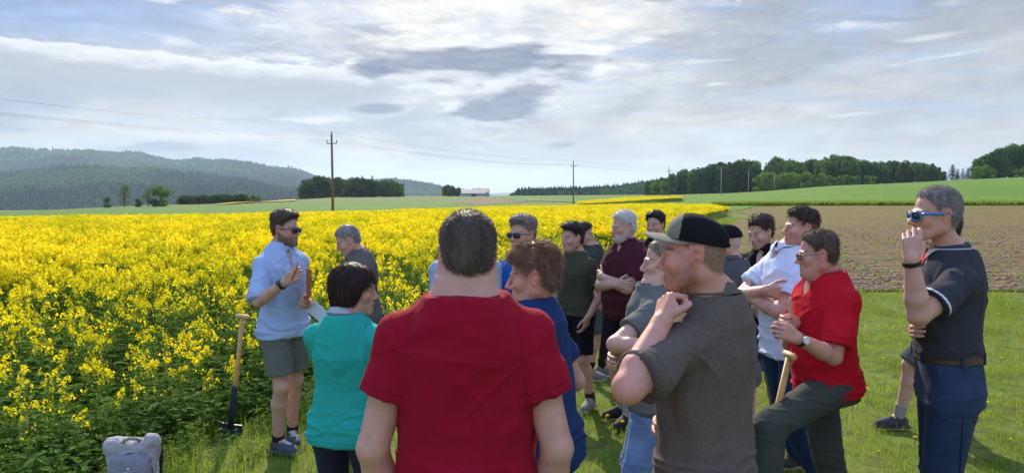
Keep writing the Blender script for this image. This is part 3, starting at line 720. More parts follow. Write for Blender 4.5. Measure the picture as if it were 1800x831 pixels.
def hairline(x, p):
    rc = p.get('recede', 0.0)
    return np.interp(x, [-.12, -.095, -.06, -.032, -.006, .012, .03, .06, .09, .12],
                     [-.075, -.072, -.058, -.030, .012, .014, .040, .072 + rc * .5, .084 + rc, .086 + rc])
def hair_mesh(p, root, ho, HR, hs, hc, vh, seed, rng):
    st = p.get('hair', 'short'); t = p.get('hairt', .012); top = p.get('hairtop', .012)
    def T(x, y, z): return ho + HR @ (np.array([x, y, z]) * hs)
    bob = st == 'bob'
    def f(P):
        sh = P.shape[:-1]; Q = ((P.reshape(-1, 3) - ho) @ HR) / hs; x, y, z = Q.T
        if bob:
            k = np.array([-.016, 0, .030]); r = np.array([.112, .092, .100]); q = Q - k
            k0 = np.sqrt(((q / r) ** 2).sum(-1)) + 1e-6; k1 = np.sqrt(((q / (r * r)) ** 2).sum(-1)) + 1e-6; d = k0 * (k0 - 1) / k1
            q2 = (Q - np.array([-.030, 0, -.045])) / np.array([.085, .090, .092]); d2 = (np.sqrt((q2 ** 2).sum(-1)) - 1) * .085
            d = smin(d, d2, .04)
            lim = np.interp(x, [-.12, -.05, -.01, .02, .05, .09, .12], [-.118, -.122, -.112, -.06, .012, .062, .07])
            lim = np.where((np.abs(y) > .06) & (x > .0) & (x < .05), lim + .0, lim)
            d = d + .003 * vnoise(Q * np.array([90, 90, 14]), seed) + .004 * vnoise(Q * np.array([30, 30, 12]), seed + 1)
            return np.maximum(d, (lim - z)).reshape(sh)
        k = np.array([-.014, 0, .038]); r = np.array([.094, .075, .083]); q = Q - k
        k0 = np.sqrt(((q / r) ** 2).sum(-1)) + 1e-6; k1 = np.sqrt(((q / (r * r)) ** 2).sum(-1)) + 1e-6; d = k0 * (k0 - 1) / k1
        q2 = Q - np.array([-.036, 0, -.004]); r2 = np.array([.066, .067, .07]); a0 = np.sqrt(((q2 / r2) ** 2).sum(-1)) + 1e-6; a1 = np.sqrt(((q2 / (r2 * r2)) ** 2).sum(-1)) + 1e-6
        d = smin(d, a0 * (a0 - 1) / a1, .02)
        hl = hairline(x, p); s_ = z - hl
        up = np.clip((z - .045) / .055, 0, 1)
        fr = np.clip((x - .0) / .08, 0, 1)
        tt = (t * (1 - up) + (t + top) * up + p.get('quiff', 0) * up * fr) * np.clip(s_ / .03 + .15, 0, 1) ** .7
        tt = tt + (.0022 * vnoise(Q * 95, seed) + .0035 * vnoise(Q * 42, seed + 1)) * np.clip(s_ / .02, 0, 1) * p.get('messy', 1)
        d = d - tt
        d = np.maximum(d, -s_ * .8)
        ear = np.sqrt(((x + .012) / .028) ** 2 + ((z - .000) / .040) ** 2); d = np.where((np.abs(y) > .055), np.maximum(d, (1 - ear) * .02), d)
        if p.get('bald'):
            q4 = (Q - np.array([p['bald'] if p['bald'] != 1 else .03, 0, .12])) / np.array([.075, .05, .06]); d = np.maximum(d, (1 - np.sqrt((q4 ** 2).sum(-1))) * .03)
        return d.reshape(sh)
    e = .15 * hs
    V, F = mesh_field([('u', FN(f, ho - e, ho + e), 0)], vh)
    if len(F) == 0: return
    tip = np.array(p.get('hairtip', hc * 1.5)); grey = p.get('greyside', 0)
    Q = ((V - ho) @ HR) / hs
    mixv = np.clip(.5 + .6 * vnoise(Q * np.array([60, 60, 20]), seed + 4), 0, 1) * .5
    c = hc[None] * (1 - mixv[:, None]) + tip[None] * mixv[:, None]
    if grey:
        gm = np.clip((.055 - Q[:, 2]) / .06, 0, 1)[:, None] * grey; c = c * (1 - gm) + np.array([.22, .2, .18]) * gm
    N = vnormals(V, F)
    ho_ = npmesh('hair', V, F, True, c, root, MHAIR)
    # strands
    ns = int(p.get('strands', 2600)); ln = p.get('hairlen', .016)
    i = rng.randint(0, len(V), ns); P0 = V[i]; n0 = N[i]; q = Q[i]
    if bob: dl = np.tile([-.12, 0, -1.0], (ns, 1)); wn = .10
    elif p.get('comb') == 'back': dl = np.tile([-1, 0, -.2], (ns, 1)); wn = .30
    elif p.get('comb') == 'fwd': dl = np.stack([np.where(q[:, 0] > -.02, 1.0, -.3), 0 * q[:, 0], np.where(q[:, 2] > .07, 0, -.9)], 1); wn = .28
    else: dl = np.stack([np.where(q[:, 0] > -.05, .9, -.2), q[:, 1] * 4, np.where(q[:, 2] > .085, 0, -1.0)], 1); wn = .42
    dw = dl @ HR.T; dw -= n0 * (dw * n0).sum(1, keepdims=True); dw /= np.linalg.norm(dw, axis=1, keepdims=True) + 1e-6
    dv = dw * (1 - wn) + n0 * wn + rng.normal(0, .15 if not bob else .06, (ns, 3)); dv /= np.linalg.norm(dv, axis=1, keepdims=True)
    lg = ln * (.6 + .8 * rng.rand(ns)) * np.where(q[:, 2] > .05, p.get('toplen', 1.3), 1.0)
    w = np.cross(dv, rng.normal(0, 1, (ns, 3))); w /= np.linalg.norm(w, axis=1, keepdims=True); wd_ = (vh * .16)
    g_ = HR @ np.array([0, 0, -1.0]) if not bob else np.array([0, 0, -1.0])
    pts = []
    for k, (tt, wk) in enumerate(((-.1, 1), (.5, .8), (1.0, .15))):
        base = P0 + dv * (lg * tt)[:, None] + g_ * (lg * tt * tt * .22)[:, None]
        pts += [base - w * wd_ * wk, base + w * wd_ * wk]
    VV = np.stack(pts, 1).reshape(-1, 3); b0 = np.arange(ns)[:, None] * 6
    FF = np.vstack([b0 + np.array([0, 1, 3, 2]), b0 + np.array([2, 3, 5, 4])])
    cc = np.repeat(c[i] * (.8 + .5 * rng.rand(ns, 1)) + (tip[None] - c[i]) * .35 * rng.rand(ns, 1), 6, axis=0)
    npmesh('hair_strands', VV, FF, True, cc, ho_, MHAIR)
def eye_mesh(root, c, R, r):
    u = np.linspace(0, np.pi, 9); v = np.linspace(0, 2 * np.pi, 17)[:-1]
    P = np.array([[math.cos(a_), math.sin(a_) * math.cos(b_), math.sin(a_) * math.sin(b_)] for a_ in u for b_ in v]) * r
    F = [[i * 16 + j, (i + 1) * 16 + j, (i + 1) * 16 + (j + 1) % 16, i * 16 + (j + 1) % 16] for i in range(8) for j in range(16)]
    col = np.tile(np.array([.62, .58, .55]), (len(P), 1)); col[P[:, 0] > r * .80] = (.10, .09, .08)
    npmesh('eye', P @ R.T + c, F, True, col, root, MPLAST)
def neckband(root, rg, R, col):
    P_, O = rg; n = len(P_); V = []; F = []; up = R @ np.array([0, 0, 1.])
    for i in range(n):
        for j in range(6):
            a_ = 2 * math.pi * j / 6; V.append(P_[i] + O[i] * math.cos(a_) * .0045 + up * (math.sin(a_) * .010 - .001))
        for j in range(6): F.append([i * 6 + j, ((i + 1) % n) * 6 + j, ((i + 1) % n) * 6 + (j + 1) % 6, i * 6 + (j + 1) % 6])
    npmesh('neckband', V, F, True, col, root, MCLOTH)
def collar_mesh(root, rings, R, col, stripe, s):
    """folded shirt collar: inner stand, fold, outer leaf that lies on the shirt, with points at the front"""
    (P0, O), (P1, _), (P2, _) = rings; n = len(P0) - 1; V = []; F = []; cols = []; up = R @ np.array([0, 0, 1.])
    m = 9
    for i in range(n + 1):
        f = max((O[i] @ R)[0], 0); b_ = max(-(O[i] @ R)[0], 0); o = O[i]; pt = math.exp(-(min(i, n - i) / 3.0) ** 2)
        st = .026 + .008 * b_; e2 = P2[i] + o * (.004 + .012 * pt) - up * .016 * pt
        hi = P0[i] + up * st
        q = [P0[i] - up * .012 - o * .003, hi - o * .004, hi + up * .006, hi + o * .007 + up * .002, (hi + P1[i]) * .5 + o * .008 + up * .004, P1[i] + up * .013 + o * .004, e2 + up * .010, e2 + up * .005, P1[i] + up * .004]
        V += q; cols += [np.array(stripe if (stripe is not None and j == 6) else col, float) for j in range(m)]
    for i in range(n):
        for j in range(m): F.append([i * m + j, (i + 1) * m + j, (i + 1) * m + (j + 1) % m, i * m + (j + 1) % m])
    npmesh('collar', V, F, True, np.array(cols), root, MCLOTH)
def shoe_mesh(root, G, sh, s, seed):
    a_ = G['a']; z0 = a_[2] - .09; fd = G['fd']; R = np.stack([fd, np.array([-fd[1], fd[0], 0]), np.array([0, 0, 1])], 1)
    def T(x, y, z): return np.array([a_[0], a_[1], z0]) + R @ np.array([x, y, z])
    o = [('u', EL(T(-.025, 0, .048), (.052, .036, .05), R), 0), ('u', EL(T(.115, .004 * G['sd'], .036), (.082, .046, .040), R), .03), ('u', RC(T(.01, 0, .045), T(.09, 0, .040), .040, .042), .03),
         ('u', RC(T(-.005, 0, .05), T(-.002, 0, .105), .038, .041, cut=[(T(0, 0, .100), (0, 0, 1))]), .02), ('u', RC(T(.0, 0, .085), T(.06, 0, .068), .03, .028), .02),
         ('u', BX(T(.055, 0, .012), (.140, .042, .014), R, .013), .006), ('s', RC(T(.055, 0, -.10), T(.056, 0, -.10), .10, .10), .0)]
    V, F = mesh_field(o, .005)
    V[:, 2] = np.maximum(V[:, 2], z0 + .002)
    q = (V - np.array([a_[0], a_[1], z0])) @ R
    col = np.tile(np.array(sh.get('col', (.03, .03, .035))), (len(V), 1))
    col[q[:, 2] < .024] = sh.get('sole', (.35, .34, .32))
    if 'lace' in sh:
        m = (q[:, 2] > .055) & (np.abs(q[:, 1]) < .022) & (q[:, 0] > .045) & (q[:, 0] < .125) & ((np.abs((q[:, 0] + q[:, 1] * .5) * 62 % 1 - .5) < .24) | (np.abs((q[:, 0] - q[:, 1] * .5) * 62 % 1 - .5) < .2))
        col[m] = sh['lace']
    if 'trim' in sh: col[(q[:, 0] < -.045) & (q[:, 2] > .03)] = sh['trim']
    npmesh('shoe', V, F, True, col, root, MSHOE)
def tube(path, r, n=6, closed=False):
    path = np.asarray(path, float); m = len(path); V = []; F = []
    r = np.full(m, r) if np.isscalar(r) else np.asarray(r)
    for i in range(m):
        t = unit(path[min(i + 1, m - 1)] - path[max(i - 1, 0)]) if not closed else unit(path[(i + 1) % m] - path[i - 1])
        u = unit(np.cross(t, (0.13, 0.2, 1) if abs(t[2]) < .9 else (1, 0, 0.1))); v = np.cross(t, u)
        for j in range(n): a_ = 2 * math.pi * j / n; V.append(path[i] + (u * math.cos(a_) + v * math.sin(a_)) * r[i])
    for i in range(m if closed else m - 1):
        k = (i + 1) % m
        for j in range(n): F.append([i * n + j, i * n + (j + 1) % n, k * n + (j + 1) % n, k * n + j])
    V = np.array(V)
    if not closed:                                     # close the ends with fans of quads
        c0, c1 = len(V), len(V) + 1; V = np.vstack([V, path[0], path[-1]])
        for j in range(0, n, 2):
            F.append([c0, (j + 2) % n, (j + 1) % n, j]); b0 = (m - 1) * n; F.append([c1, b0 + j, b0 + (j + 1) % n, b0 + (j + 2) % n])
    return V, np.array(F)
def join(parts):
    V = []; F = []; k = 0
    for v, f in parts: V.append(np.asarray(v)); F.append(np.asarray(f) + k); k += len(v)
    return np.vstack(V), np.vstack(F)
def glasses_mesh(root, HT, HR, hs, g, dark):
    fc = np.array(g.get('frame', (.02, .02, .022))); th = g.get('th', .0022); parts = []; lens = []
    for y in (-1, 1):
        ring = []
        for i in range(20):
            t = 2 * math.pi * i / 20; cx, cz = math.cos(t), math.sin(t)
            px_ = .033 * y + math.copysign(abs(cx) ** .7, cx) * .0255; pz = -.003 + math.copysign(abs(cz) ** .75, cz) * g.get('lh', .0185)
            ring.append(HT(.103 - .25 * abs(px_) ** 1.0 + .004, px_, pz))
        parts.append(tube(ring, th, 6, True))
        lens.append(np.array(ring))
        parts.append(tube([HT(.090, .060 * y, .006), HT(.075, .074 * y, .007), HT(.03, .0805 * y, .006), HT(-.02, .081 * y, .008), HT(-.045, .079 * y, -.006)], [th * 1.5, th * g.get('arm', 1.5), th * g.get('arm', 1.5), th, th * .8], 8))
    parts.append(tube([HT(.106, -.009, .004), HT(.109, 0, .006), HT(.106, .009, .004)], th, 6))
    V, F = join(parts); go = npmesh('sunglasses' if dark else 'glasses', V, F, True, fc, root, MPLAST)
    for ring in lens:
        c = ring.mean(0); n = len(ring); fw = HR @ np.array([1., 0, 0])
        V = np.vstack([ring + fw * .0008, [c + fw * .0035], ring - fw * .0008, [c + fw * .0015]]); F = [[i, (i + 1) % n, (i + 2) % n, n] for i in range(0, n, 2)] + [[n + 1 + (i + 2) % n, n + 1 + (i + 1) % n, n + 1 + i, 2 * n + 1] for i in range(0, n, 2)]
        F += [[i, i + n + 1, (i + 1) % n + n + 1, (i + 1) % n] for i in range(n)]
        if dark: npmesh('lens', V, F, True, np.array(g.get('lens', (.012, .012, .016))), go, MPLAST)
        else: npmesh('lens', V, F, True, None, go, MGLASS)
def cap_mesh(root, ho, HR, hs, g, vh):
    hs = hs * g.get('k', 1.0)
    tl = roty(rad(g.get('tilt', 8)))
    def T(x, y, z): return ho + HR @ (tl @ (np.array([x, y, z]) * hs))
    R = HR @ tl; up = R[:, 2]; h0 = g.get('z0', .030)
    o = [('u', EL(T(-.012, 0, .036), np.array((.111, .090, .098)) * hs, R), 0), ('u', EL(T(.03, 0, .075), np.array((.062, .07, .058)) * hs, R), .03),
         ('s', EL(T(-.012, 0, .022), np.array((.104, .083, .085)) * hs, R), .0), ('i', FN(lambda P: (np.float32(T(0, 0, h0)) - P) @ np.float32(up), (0, 0, 0), (0, 0, 0)), 0)]
    if g.get('arch'): o.append(('s', EL(T(-.122, 0, h0 + .010), np.array((.03, .034, .030)) * hs, R), .0)); o.append(('u', RC(T(-.110, -.03, h0 + .008), T(-.110, .03, h0 + .008), .006, .006), 0))
    o.append(('u', EL(T(-.006, 0, .135), (.008, .008, .005), R), .002))
    V, F = mesh_field(o, vh)
    q = ((V - ho) @ HR @ tl) / hs; col = np.tile(np.array(g['col']), (len(V), 1))
    if 'front' in g: col[(q[:, 0] > .054 + .35 * (.06 - np.abs(q[:, 1])) * 0)] = g['front']
    seam = np.abs(q[:, 1]) < .0015
    co = npmesh('cap', V, F, True, col, root, MCLOTH)
    def brim(P):
        sh = P.shape[:-1]; Q = ((P.reshape(-1, 3) - ho) @ HR @ tl) / hs; x, y, z = Q.T
        out = ((np.abs((x - .045) / .130) ** 2.4 + np.abs(y / .083) ** 2.4) ** (1 / 2.4) - 1) * .08
        inn = (1 - np.sqrt(((x + .012) / .100) ** 2 + (y / .080) ** 2)) * .08
        zc = h0 + .006 - (x - .085) * g.get('drop', .22) - 3.2 * y * y
        return np.maximum(np.maximum(out, inn), np.maximum(np.abs(z - zc) - .0032, .02 - x)).reshape(sh) * hs
    e = .2
    V, F = mesh_field([('u', FN(brim, ho - e, ho + e), 0)], min(vh, .003)); npmesh('brim', V, F, True, np.array(g.get('brim', g['col'])), co, MCLOTH)
    if g.get('badge'):                                   # pale oval emblem embroidered on the front
        pts = []; 
        def surf(y, z):                                  # lay it on the front panel
            d = T(0, y, z); n_ = 1.0
            lo_, hi_ = .04, .14
            f = lambda x_: min(o[0][1](np.float32([T(x_, y, z)]))[0], o[1][1](np.float32([T(x_, y, z)]))[0])
            for _ in range(18):
                mid = (lo_ + hi_) / 2
                if f(mid) < 0: lo_ = mid
                else: hi_ = mid
            return T(hi_ + .0025, y, z)
        for (sy, sz, zc) in ((.020, .010, .075), ):
            ring = [surf(.0 + sy * math.cos(t), zc + sz * math.sin(t)) for t in np.linspace(0, 2 * math.pi, 17)[:-1]]
            pts.append(tube(ring, .0016, 5, True))
        pts.append(tube([surf(-.012, .075), surf(0, .080), surf(.012, .075)], .0022, 5)); pts.append(tube([surf(-.016, .058), surf(0, .057), surf(.016, .058)], .0014, 5))
        V, F = join(pts); npmesh('emblem', V, F, True, np.array((.75, .75, .75)), co, MPLAST)
def watch_mesh(root, A, g, s):
    w, e, X = A['w'], A['e'], A['X']; ax = unit(w - e); c = w - ax * g.get('off', .02); N = unit(A['N'] - ax * (A['N'] @ ax)) ; r = .0305 * s + .001 + g.get('grow', 0)
    u = -N; v = np.cross(ax, u)
    if 'face' in g: u = unit(np.array(g['face']) - ax * (np.array(g['face']) @ ax)); v = np.cross(ax, u)
    n = 28; V = []; F = []; hw = g.get('hw', .010)
    for i in range(n):
        t = 2 * math.pi * i / n; d = u * math.cos(t) + v * math.sin(t)
        for (dr, dx) in ((0, -hw), (.003, -hw), (.003, hw), (0, hw)): V.append(c + d * (r + dr) + ax * dx)
        k = (i + 1) % n
        for j in range(4): F.append([i * 4 + j, k * 4 + j, k * 4 + (j + 1) % 4, i * 4 + (j + 1) % 4])
    wo = npmesh('wristband' if g.get('band') else 'watch', V, F, False, np.array(g.get('col', (.02, .02, .02))), root, MLEATHER)
    if not g.get('band'):
        for (r0, h0, h1, col, nm) in ((.019, 0, .009, g.get('case', (.03, .03, .03)), 'case'), (.0155, .009, .0098, g.get('dial', (.02, .02, .02)), 'dial')):
            V = []; F = []
            for h in (h0, h1):
                for i in range(20): t = 2 * math.pi * i / 20; V.append(c + u * (r + h) + (ax * math.cos(t) + v * math.sin(t)) * r0)
            V.append(c + u * (r + h1)); F = [[i, (i + 1) % 20, 20 + (i + 1) % 20, 20 + i] for i in range(20)] + [[20 + i, 20 + (i + 1) % 20, 20 + (i + 2) % 20, 40] for i in range(0, 20, 2)]
            npmesh(nm, V, F, False, np.array(col), wo, MPLAST)
_g = bpy.data.materials.new('clear_glass'); _g.use_nodes = True; _n = NB(_g.node_tree); _o = _n.n('ShaderNodeOutputMaterial')
_t = _n.n('ShaderNodeBsdfTransparent'); _gl = _n.n('ShaderNodeBsdfGlossy'); _gl.inputs['Roughness'].default_value = .03; _mx = _n.n('ShaderNodeMixShader')
_fr = _n.n('ShaderNodeFresnel'); _n.link(_fr.outputs[0], _mx.inputs[0]); _n.link(_t.outputs[0], _mx.inputs[1]); _n.link(_gl.outputs[0], _mx.inputs[2]); _n.link(_mx.outputs[0], _o.inputs[0])
MGLASS = _g
# ================================================================== the land
rs = np.random.RandomState(3)
COLS = np.array([-700, -200, 0, 300, 590, 750, 900, 1000, 1176, 1268, 1500, 1800, 2100, 2600.])
KD = np.array([0, 18, 30, 45, 60, 80, 110, 124, 150, 190, 225, 260, 320, 400, 600, 1000, 1500, 3000, 9000, 16000.])
def zr(row, D): return 1.9 + (342 - row) * D / 1310.0
def colz(*kv):
    return np.interp(KD, [k for k, _ in kv], [v for _, v in kv])
KZ = np.array([
    colz((18, 0), (45, -.55), (60, -1.0), (80, -1.75), (200, -3.0), (260, -5), (400, -12), (1000, -30), (1500, -34), (9000, -34)),
    colz((18, 0), (45, -.55), (60, -1.0), (80, -1.75), (200, -3.0), (260, -5), (400, -12), (1000, -30), (1500, -34), (9000, -34)),
    colz((18, 0), (45, -.5), (60, -1.0), (80, -1.7), (200, -2.8), (260, -4), (400, -10), (1000, -28), (1500, -32), (9000, -34)),
    colz((18, 0), (45, -.38), (60, -.8), (80, -1.4), (190, -2.0), (260, -1.6), (320, -3), (400, -6), (1000, -24), (1500, -28), (9000, -34)),
    colz((22, 0), (45, -.22), (60, -.55), (80, -1.1), (150, -1.25), (260, -.6), (400, .5), (600, 0), (1000, -12), (1500, -20), (9000, -34)),
    colz((32, 0), (80, -.8), (150, -1.0), (260, -.7), (400, .8), (600, .8), (1000, -6), (1500, -12), (9000, -24)),
    colz((32, 0), (80, -.6), (150, -.9), (260, -.6), (400, .6), (600, 1.0), (1000, 0), (1500, -4), (9000, -14)),
    colz((32, 0), (80, -.5), (110, -.75), (150, -.75), (260, -.2), (400, .8), (600, 1.2), (1000, 1), (3000, 0), (9000, -8)),
    colz((32, 0), (80, -.3), (110, -.2), (150, 0), (190, .55), (225, 1.1), (260, 1.6), (400, 1.8), (1000, 2.2), (9000, 0)),
    colz((60, 0), (80, -.1), (110, -.1), (124, 0), (150, .3), (190, 1.0), (225, 1.75), (260, 2.0), (320, 2.2), (400, 2.6), (9000, 4)),
    colz((110, 0), (124, .1), (190, 2.3), (260, 4.75), (320, 6.0), (400, 7.2), (600, 8), (9000, 10)),
    colz((110, 0), (124, .1), (190, 3.6), (260, 7.3), (320, 9.2), (400, 11), (600, 12), (9000, 16)),
    colz((110, 0), (124, .1), (190, 3.9), (260, 8.2), (320, 10.3), (400, 12), (600, 14), (9000, 18)),
    colz((110, 0), (124, .1), (190, 3.9), (260, 8.2), (320, 10.3), (400, 12), (600, 14), (9000, 18))])
def terr(x, y):
    """height of the land; y forward distance, x sideways"""
    x = np.asarray(x, float); y = np.asarray(y, float)
    yy = np.maximum(y, 1.0); u = np.clip(900 + 1310 * x / yy, COLS[0], COLS[-1] - 1)
    i = np.clip(np.searchsorted(COLS, u, 'right') - 1, 0, len(COLS) - 2); t = (u - COLS[i]) / (COLS[i + 1] - COLS[i]); t = t * t * (3 - 2 * t) * .5 + t * .5
    d = np.clip(yy, 0, KD[-1] - 1); j = np.clip(np.searchsorted(KD, d, 'right') - 1, 0, len(KD) - 2); w = (d - KD[j]) / (KD[j + 1] - KD[j]); w = w * w * (3 - 2 * w) * .5 + w * .5
    z = (KZ[i, j] * (1 - w) + KZ[i, j + 1] * w) * (1 - t) + (KZ[i + 1, j] * (1 - w) + KZ[i + 1, j + 1] * w) * t
    return np.where(y < 1.0, 0.0, z)
def ground_mat(name, cols, scale, rough=0.95, bump=.5, bscale=3.0, dist=.05, rows=None, extra=None):
    """cols: 3 colours blended by two scales of noise"""
    m = bpy.data.materials.new(name); m.use_nodes = True; nb = NB(m.node_tree); o = nb.n('ShaderNodeOutputMaterial'); p = nb.n('ShaderNodeBsdfPrincipled')
    pos = nb.n('ShaderNodeNewGeometry').outputs['Position']
    n1 = nb.noise(pos, scale, 6, .6); n2 = nb.noise(pos, scale * 11, 5, .65)
    c = nb.mix(nb.mr(n1, .35, .65), cols[0], cols[1]); c = nb.mix(nb.mr(n2, .45, .68), c, cols[2])
    h = nb.noise(pos, bscale, 6, .7)
    if rows:                                            # drill rows or wheelings running across the field
        ang, pitch, amt, rc = rows
        w = nb.n('ShaderNodeTexWave', wave_type='BANDS', bands_direction='Y', wave_profile='SIN'); nb.link(nb.vm('ADD', pos, nb.vm('MULTIPLY', nb.noise(pos, .35, 3, .5, col=True), (0, .5, 0))), w.inputs['Vector'])
        w.inputs['Scale'].default_value = 2 * math.pi / pitch / 20 * 1.0; w.inputs['Distortion'].default_value = .5; w.inputs['Detail Scale'].default_value = 2
        c = nb.mix(nb.m('MULTIPLY', nb.mr(w.outputs['Fac'], .45, .95), amt), c, rc); h = nb.m('ADD', h, nb.m('MULTIPLY', w.outputs['Fac'], .8))
    if extra: c = extra(nb, pos, c)
    nb.link(c, p.inputs['Base Color']); p.inputs['Roughness'].default_value = rough; p.inputs['Specular IOR Level'].default_value = .1
    bn = nb.n('ShaderNodeBump'); bn.inputs['Strength'].default_value = bump; bn.inputs['Distance'].default_value = dist; nb.link(h, bn.inputs['Height']); nb.link(bn.outputs[0], p.inputs['Normal'])
    nb.link(p.outputs[0], o.inputs[0]); return m
def grid_mesh(name, X, Y, off, mat, noise=0.0, nsc=1.0):
    n, m = X.shape; Z = terr(X, Y) + off
    if noise: Z = Z + noise * fbm(np.stack([X.ravel() * nsc, Y.ravel() * nsc, 0 * X.ravel()], 1), 5, 3).reshape(X.shape)
    V = np.stack([X, Y, Z], -1).reshape(-1, 3); i = np.arange(n * m).reshape(n, m)
    F = np.stack([i[:-1, :-1], i[:-1, 1:], i[1:, 1:], i[1:, :-1]], -1).reshape(-1, 4)
    return npmesh(name, V, F, True, None, None, mat)
# ---- base sheet
M_LAWN = ground_mat('lawn_soil', ((.115, .155, .024), (.14, .18, .028), (.085, .085, .030)), .5, bump=.6, bscale=25, dist=.02)
us = np.concatenate([np.linspace(-4200, -800, 8), np.linspace(-700, 2500, 130), np.linspace(2600, 6000, 8)])
ds = np.concatenate([[-40, -10, 0, 1, 3, 6, 10], np.geomspace(15, 12000, 150)])
D_, U_ = np.meshgrid(ds, us, indexing='ij')
Xg = np.where(D_ > 3, (U_ - 900) / 1310 * np.maximum(D_, 3), (U_ - 900) / 1310 * 3 * (1 + 0 * D_)); Xg = np.where(D_ < 16, np.sign(U_ - 900) * np.maximum(np.abs((U_ - 900) / 1310 * np.maximum(D_, 3)), 0) * 1.0, Xg)
Xg[D_ < 16] = ((U_ - 900) / 1310 * 16)[D_ < 16]
g0 = grid_mesh('ground', Xg, D_, -.02, M_LAWN); g0['kind'] = 'structure'
# ---- rapeseed field outline (its front edge, then the far tip)
EDGE = np.array([(-40, 1.0), (-12, 2.2), (-6, 2.9), (-3.3, 3.7), (-2.85, 4.7), (-2.5, 5.75), (-1.9, 6.6), (-.6, 8.2), (.5, 9.8), (1.4, 12), (2.3, 16), (6.2, 29), (13.6, 52), (19.5, 67), (22, 76)])
def edge_y(x): return np.interp(x, EDGE[:, 0], EDGE[:, 1])
def edge_x(y): return np.interp(y, EDGE[:, 1], EDGE[:, 0])
FARP = np.array([(-900, 84), (-0, 84), (300, 84), (590, 84), (750, 92), (900, 104), (1000, 118), (1100, 106), (1200, 92), (1285, 76), (1320, 74)])   # (photo column, distance) of the far edge
def far_y(x, y): return np.interp(900 + 1310 * x / y, FARP[:, 0], FARP[:, 1])
def inside(x, y): return (x < edge_x(y)) & (y > edge_y(np.minimum(x, 21.9))) & (y < far_y(x, y))
def field(name, u0, u1, d0, d1, mat, off=.05, nu=60, nd=24, noise=0, nsc=1):
    """a field between two distances (arrays over columns)"""
    U = np.linspace(u0, u1, nu); A = np.interp(U, *d0) if isinstance(d0, tuple) else np.full(nu, d0); B = np.interp(U, *d1) if isinstance(d1, tuple) else np.full(nu, d1)
    t = np.linspace(0, 1, nd)[:, None]; D = A[None] * (B / A)[None] ** t; X = (U[None] - 900) / 1310 * D
    o = grid_mesh(name, X, D, off, mat, noise, nsc); o['kind'] = 'structure'; return o
def wheel(nb, pos, c):                                   # paired wheelings through young corn
    sx_ = nb.n('ShaderNodeSeparateXYZ'); nb.link(pos, sx_.inputs[0])
    q = nb.m('ADD', nb.m('MULTIPLY', sx_.outputs[1], .97), nb.m('MULTIPLY', sx_.outputs[0], -.22))
    f = nb.m('ABSOLUTE', nb.m('SUBTRACT', nb.m('FRACT', nb.m('DIVIDE', q, 24.0)), .5))
    k = nb.m('MULTIPLY', nb.mr(f, .03, .045, 0, 1), nb.mr(f, .075, .06, 0, 1))
    return nb.mix(nb.m('MULTIPLY', k, .35), c, (.05, .10, .02))
M_WHEAT = ground_mat('young_wheat', ((.095, .185, .022), (.115, .205, .026), (.075, .155, .020)), .02, bump=.9, bscale=3.5, dist=.12, extra=wheel)
M_WHEAT2 = ground_mat('valley_meadow', ((.075, .165, .020), (.095, .18, .026), (.060, .14, .018)), .03, bump=.6, bscale=2, dist=.1)
M_PALE = ground_mat('pale_stubble', ((.10, .15, .04), (.085, .15, .035), (.14, .15, .055)), .05)
M_BROWN = ground_mat('far_brown_soil', ((.17, .115, .075), (.15, .105, .068), (.19, .13, .09)), .06)
M_SOIL = ground_mat('tilled_soil', ((.200, .130, .066), (.155, .108, .052), (.25, .17, .09)), .22, bump=1.0, bscale=9, dist=.06, rows=(0, .75, .85, (.085, .075, .035)))
M_YEL = ground_mat('distant_rape', ((.62, .46, .015), (.55, .42, .02), (.5, .42, .03)), .2)
M_UNDER = ground_mat('rape_undergrowth', ((.030, .055, .012), (.045, .075, .016), (.08, .09, .02)), 1.5, bump=1, bscale=12, dist=.05)
# green wheat on the rising ground to the right
field('wheat_field', 1090, 2550, ([1090, 1180, 1300, 1330, 2550], [128, 104, 90, 126, 126]), ([1090, 1176, 1268, 1500, 1800, 2550], [200, 230, 262, 300, 330, 330]), M_WHEAT, .06, 90, 40)
# tilled maize field
ys = np.concatenate([np.linspace(14.6, 60, 60), np.linspace(62, 124, 26)]); tt = np.linspace(0, 1, 60) ** 1.3
Yp = np.repeat(ys[:, None], 60, 1); xl = np.maximum(edge_x(ys) + np.where(ys < 30, 4.0 - (ys - 14) * .13, 1.9), 2) ; Xp = xl[:, None] + (ys[:, None] * .95 + 30 - xl[:, None]) * tt[None]
Yp = Yp + .10 * np.sin(Xp * .9) * (Yp < 15)
o = grid_mesh('tilled_field', Xp, Yp, .015, M_SOIL, .02, 1.5); o['kind'] = 'structure'
# strips across the valley on the left
field('meadow', -900, 905, 84, ([-900, 0, 300, 590, 750, 905], [205, 200, 215, 235, 250, 260]), M_WHEAT2, .05, 90, 24)
field('pale_field', -300, 1110, ([-300, 0, 300, 590, 750, 905, 1110], [205, 200, 215, 235, 250, 260, 300]), ([-300, 0, 300, 590, 750, 905, 1110], [218, 215, 240, 330, 420, 440, 440]), M_PALE, .05)
field('distant_rape_strip', 380, 520, ([380, 520], [232, 290]), ([380, 520], [236, 345]), M_YEL, .5, 20, 6)
field('brown_field', 795, 945, ([795, 850, 945], [232, 190, 260]), ([795, 850, 945], [262, 330, 300]), M_BROWN, .10, 30, 8)
field('meadow_strip', 880, 1100, ([880, 950, 1100], [300, 250, 170]), ([880, 950, 1100], [360, 420, 330]), M_WHEAT2, .14, 30, 10)
# farm road, a thin pale line
field('farm_road', 930, 1090, ([930, 1000, 1090], [300, 228, 190]), ([930, 1000, 1090], [306, 233, 194]), ground_mat('gravel', ((.4, .38, .34), (.45, .43, .4), (.35, .33, .3)), .5), .22, 24, 3)
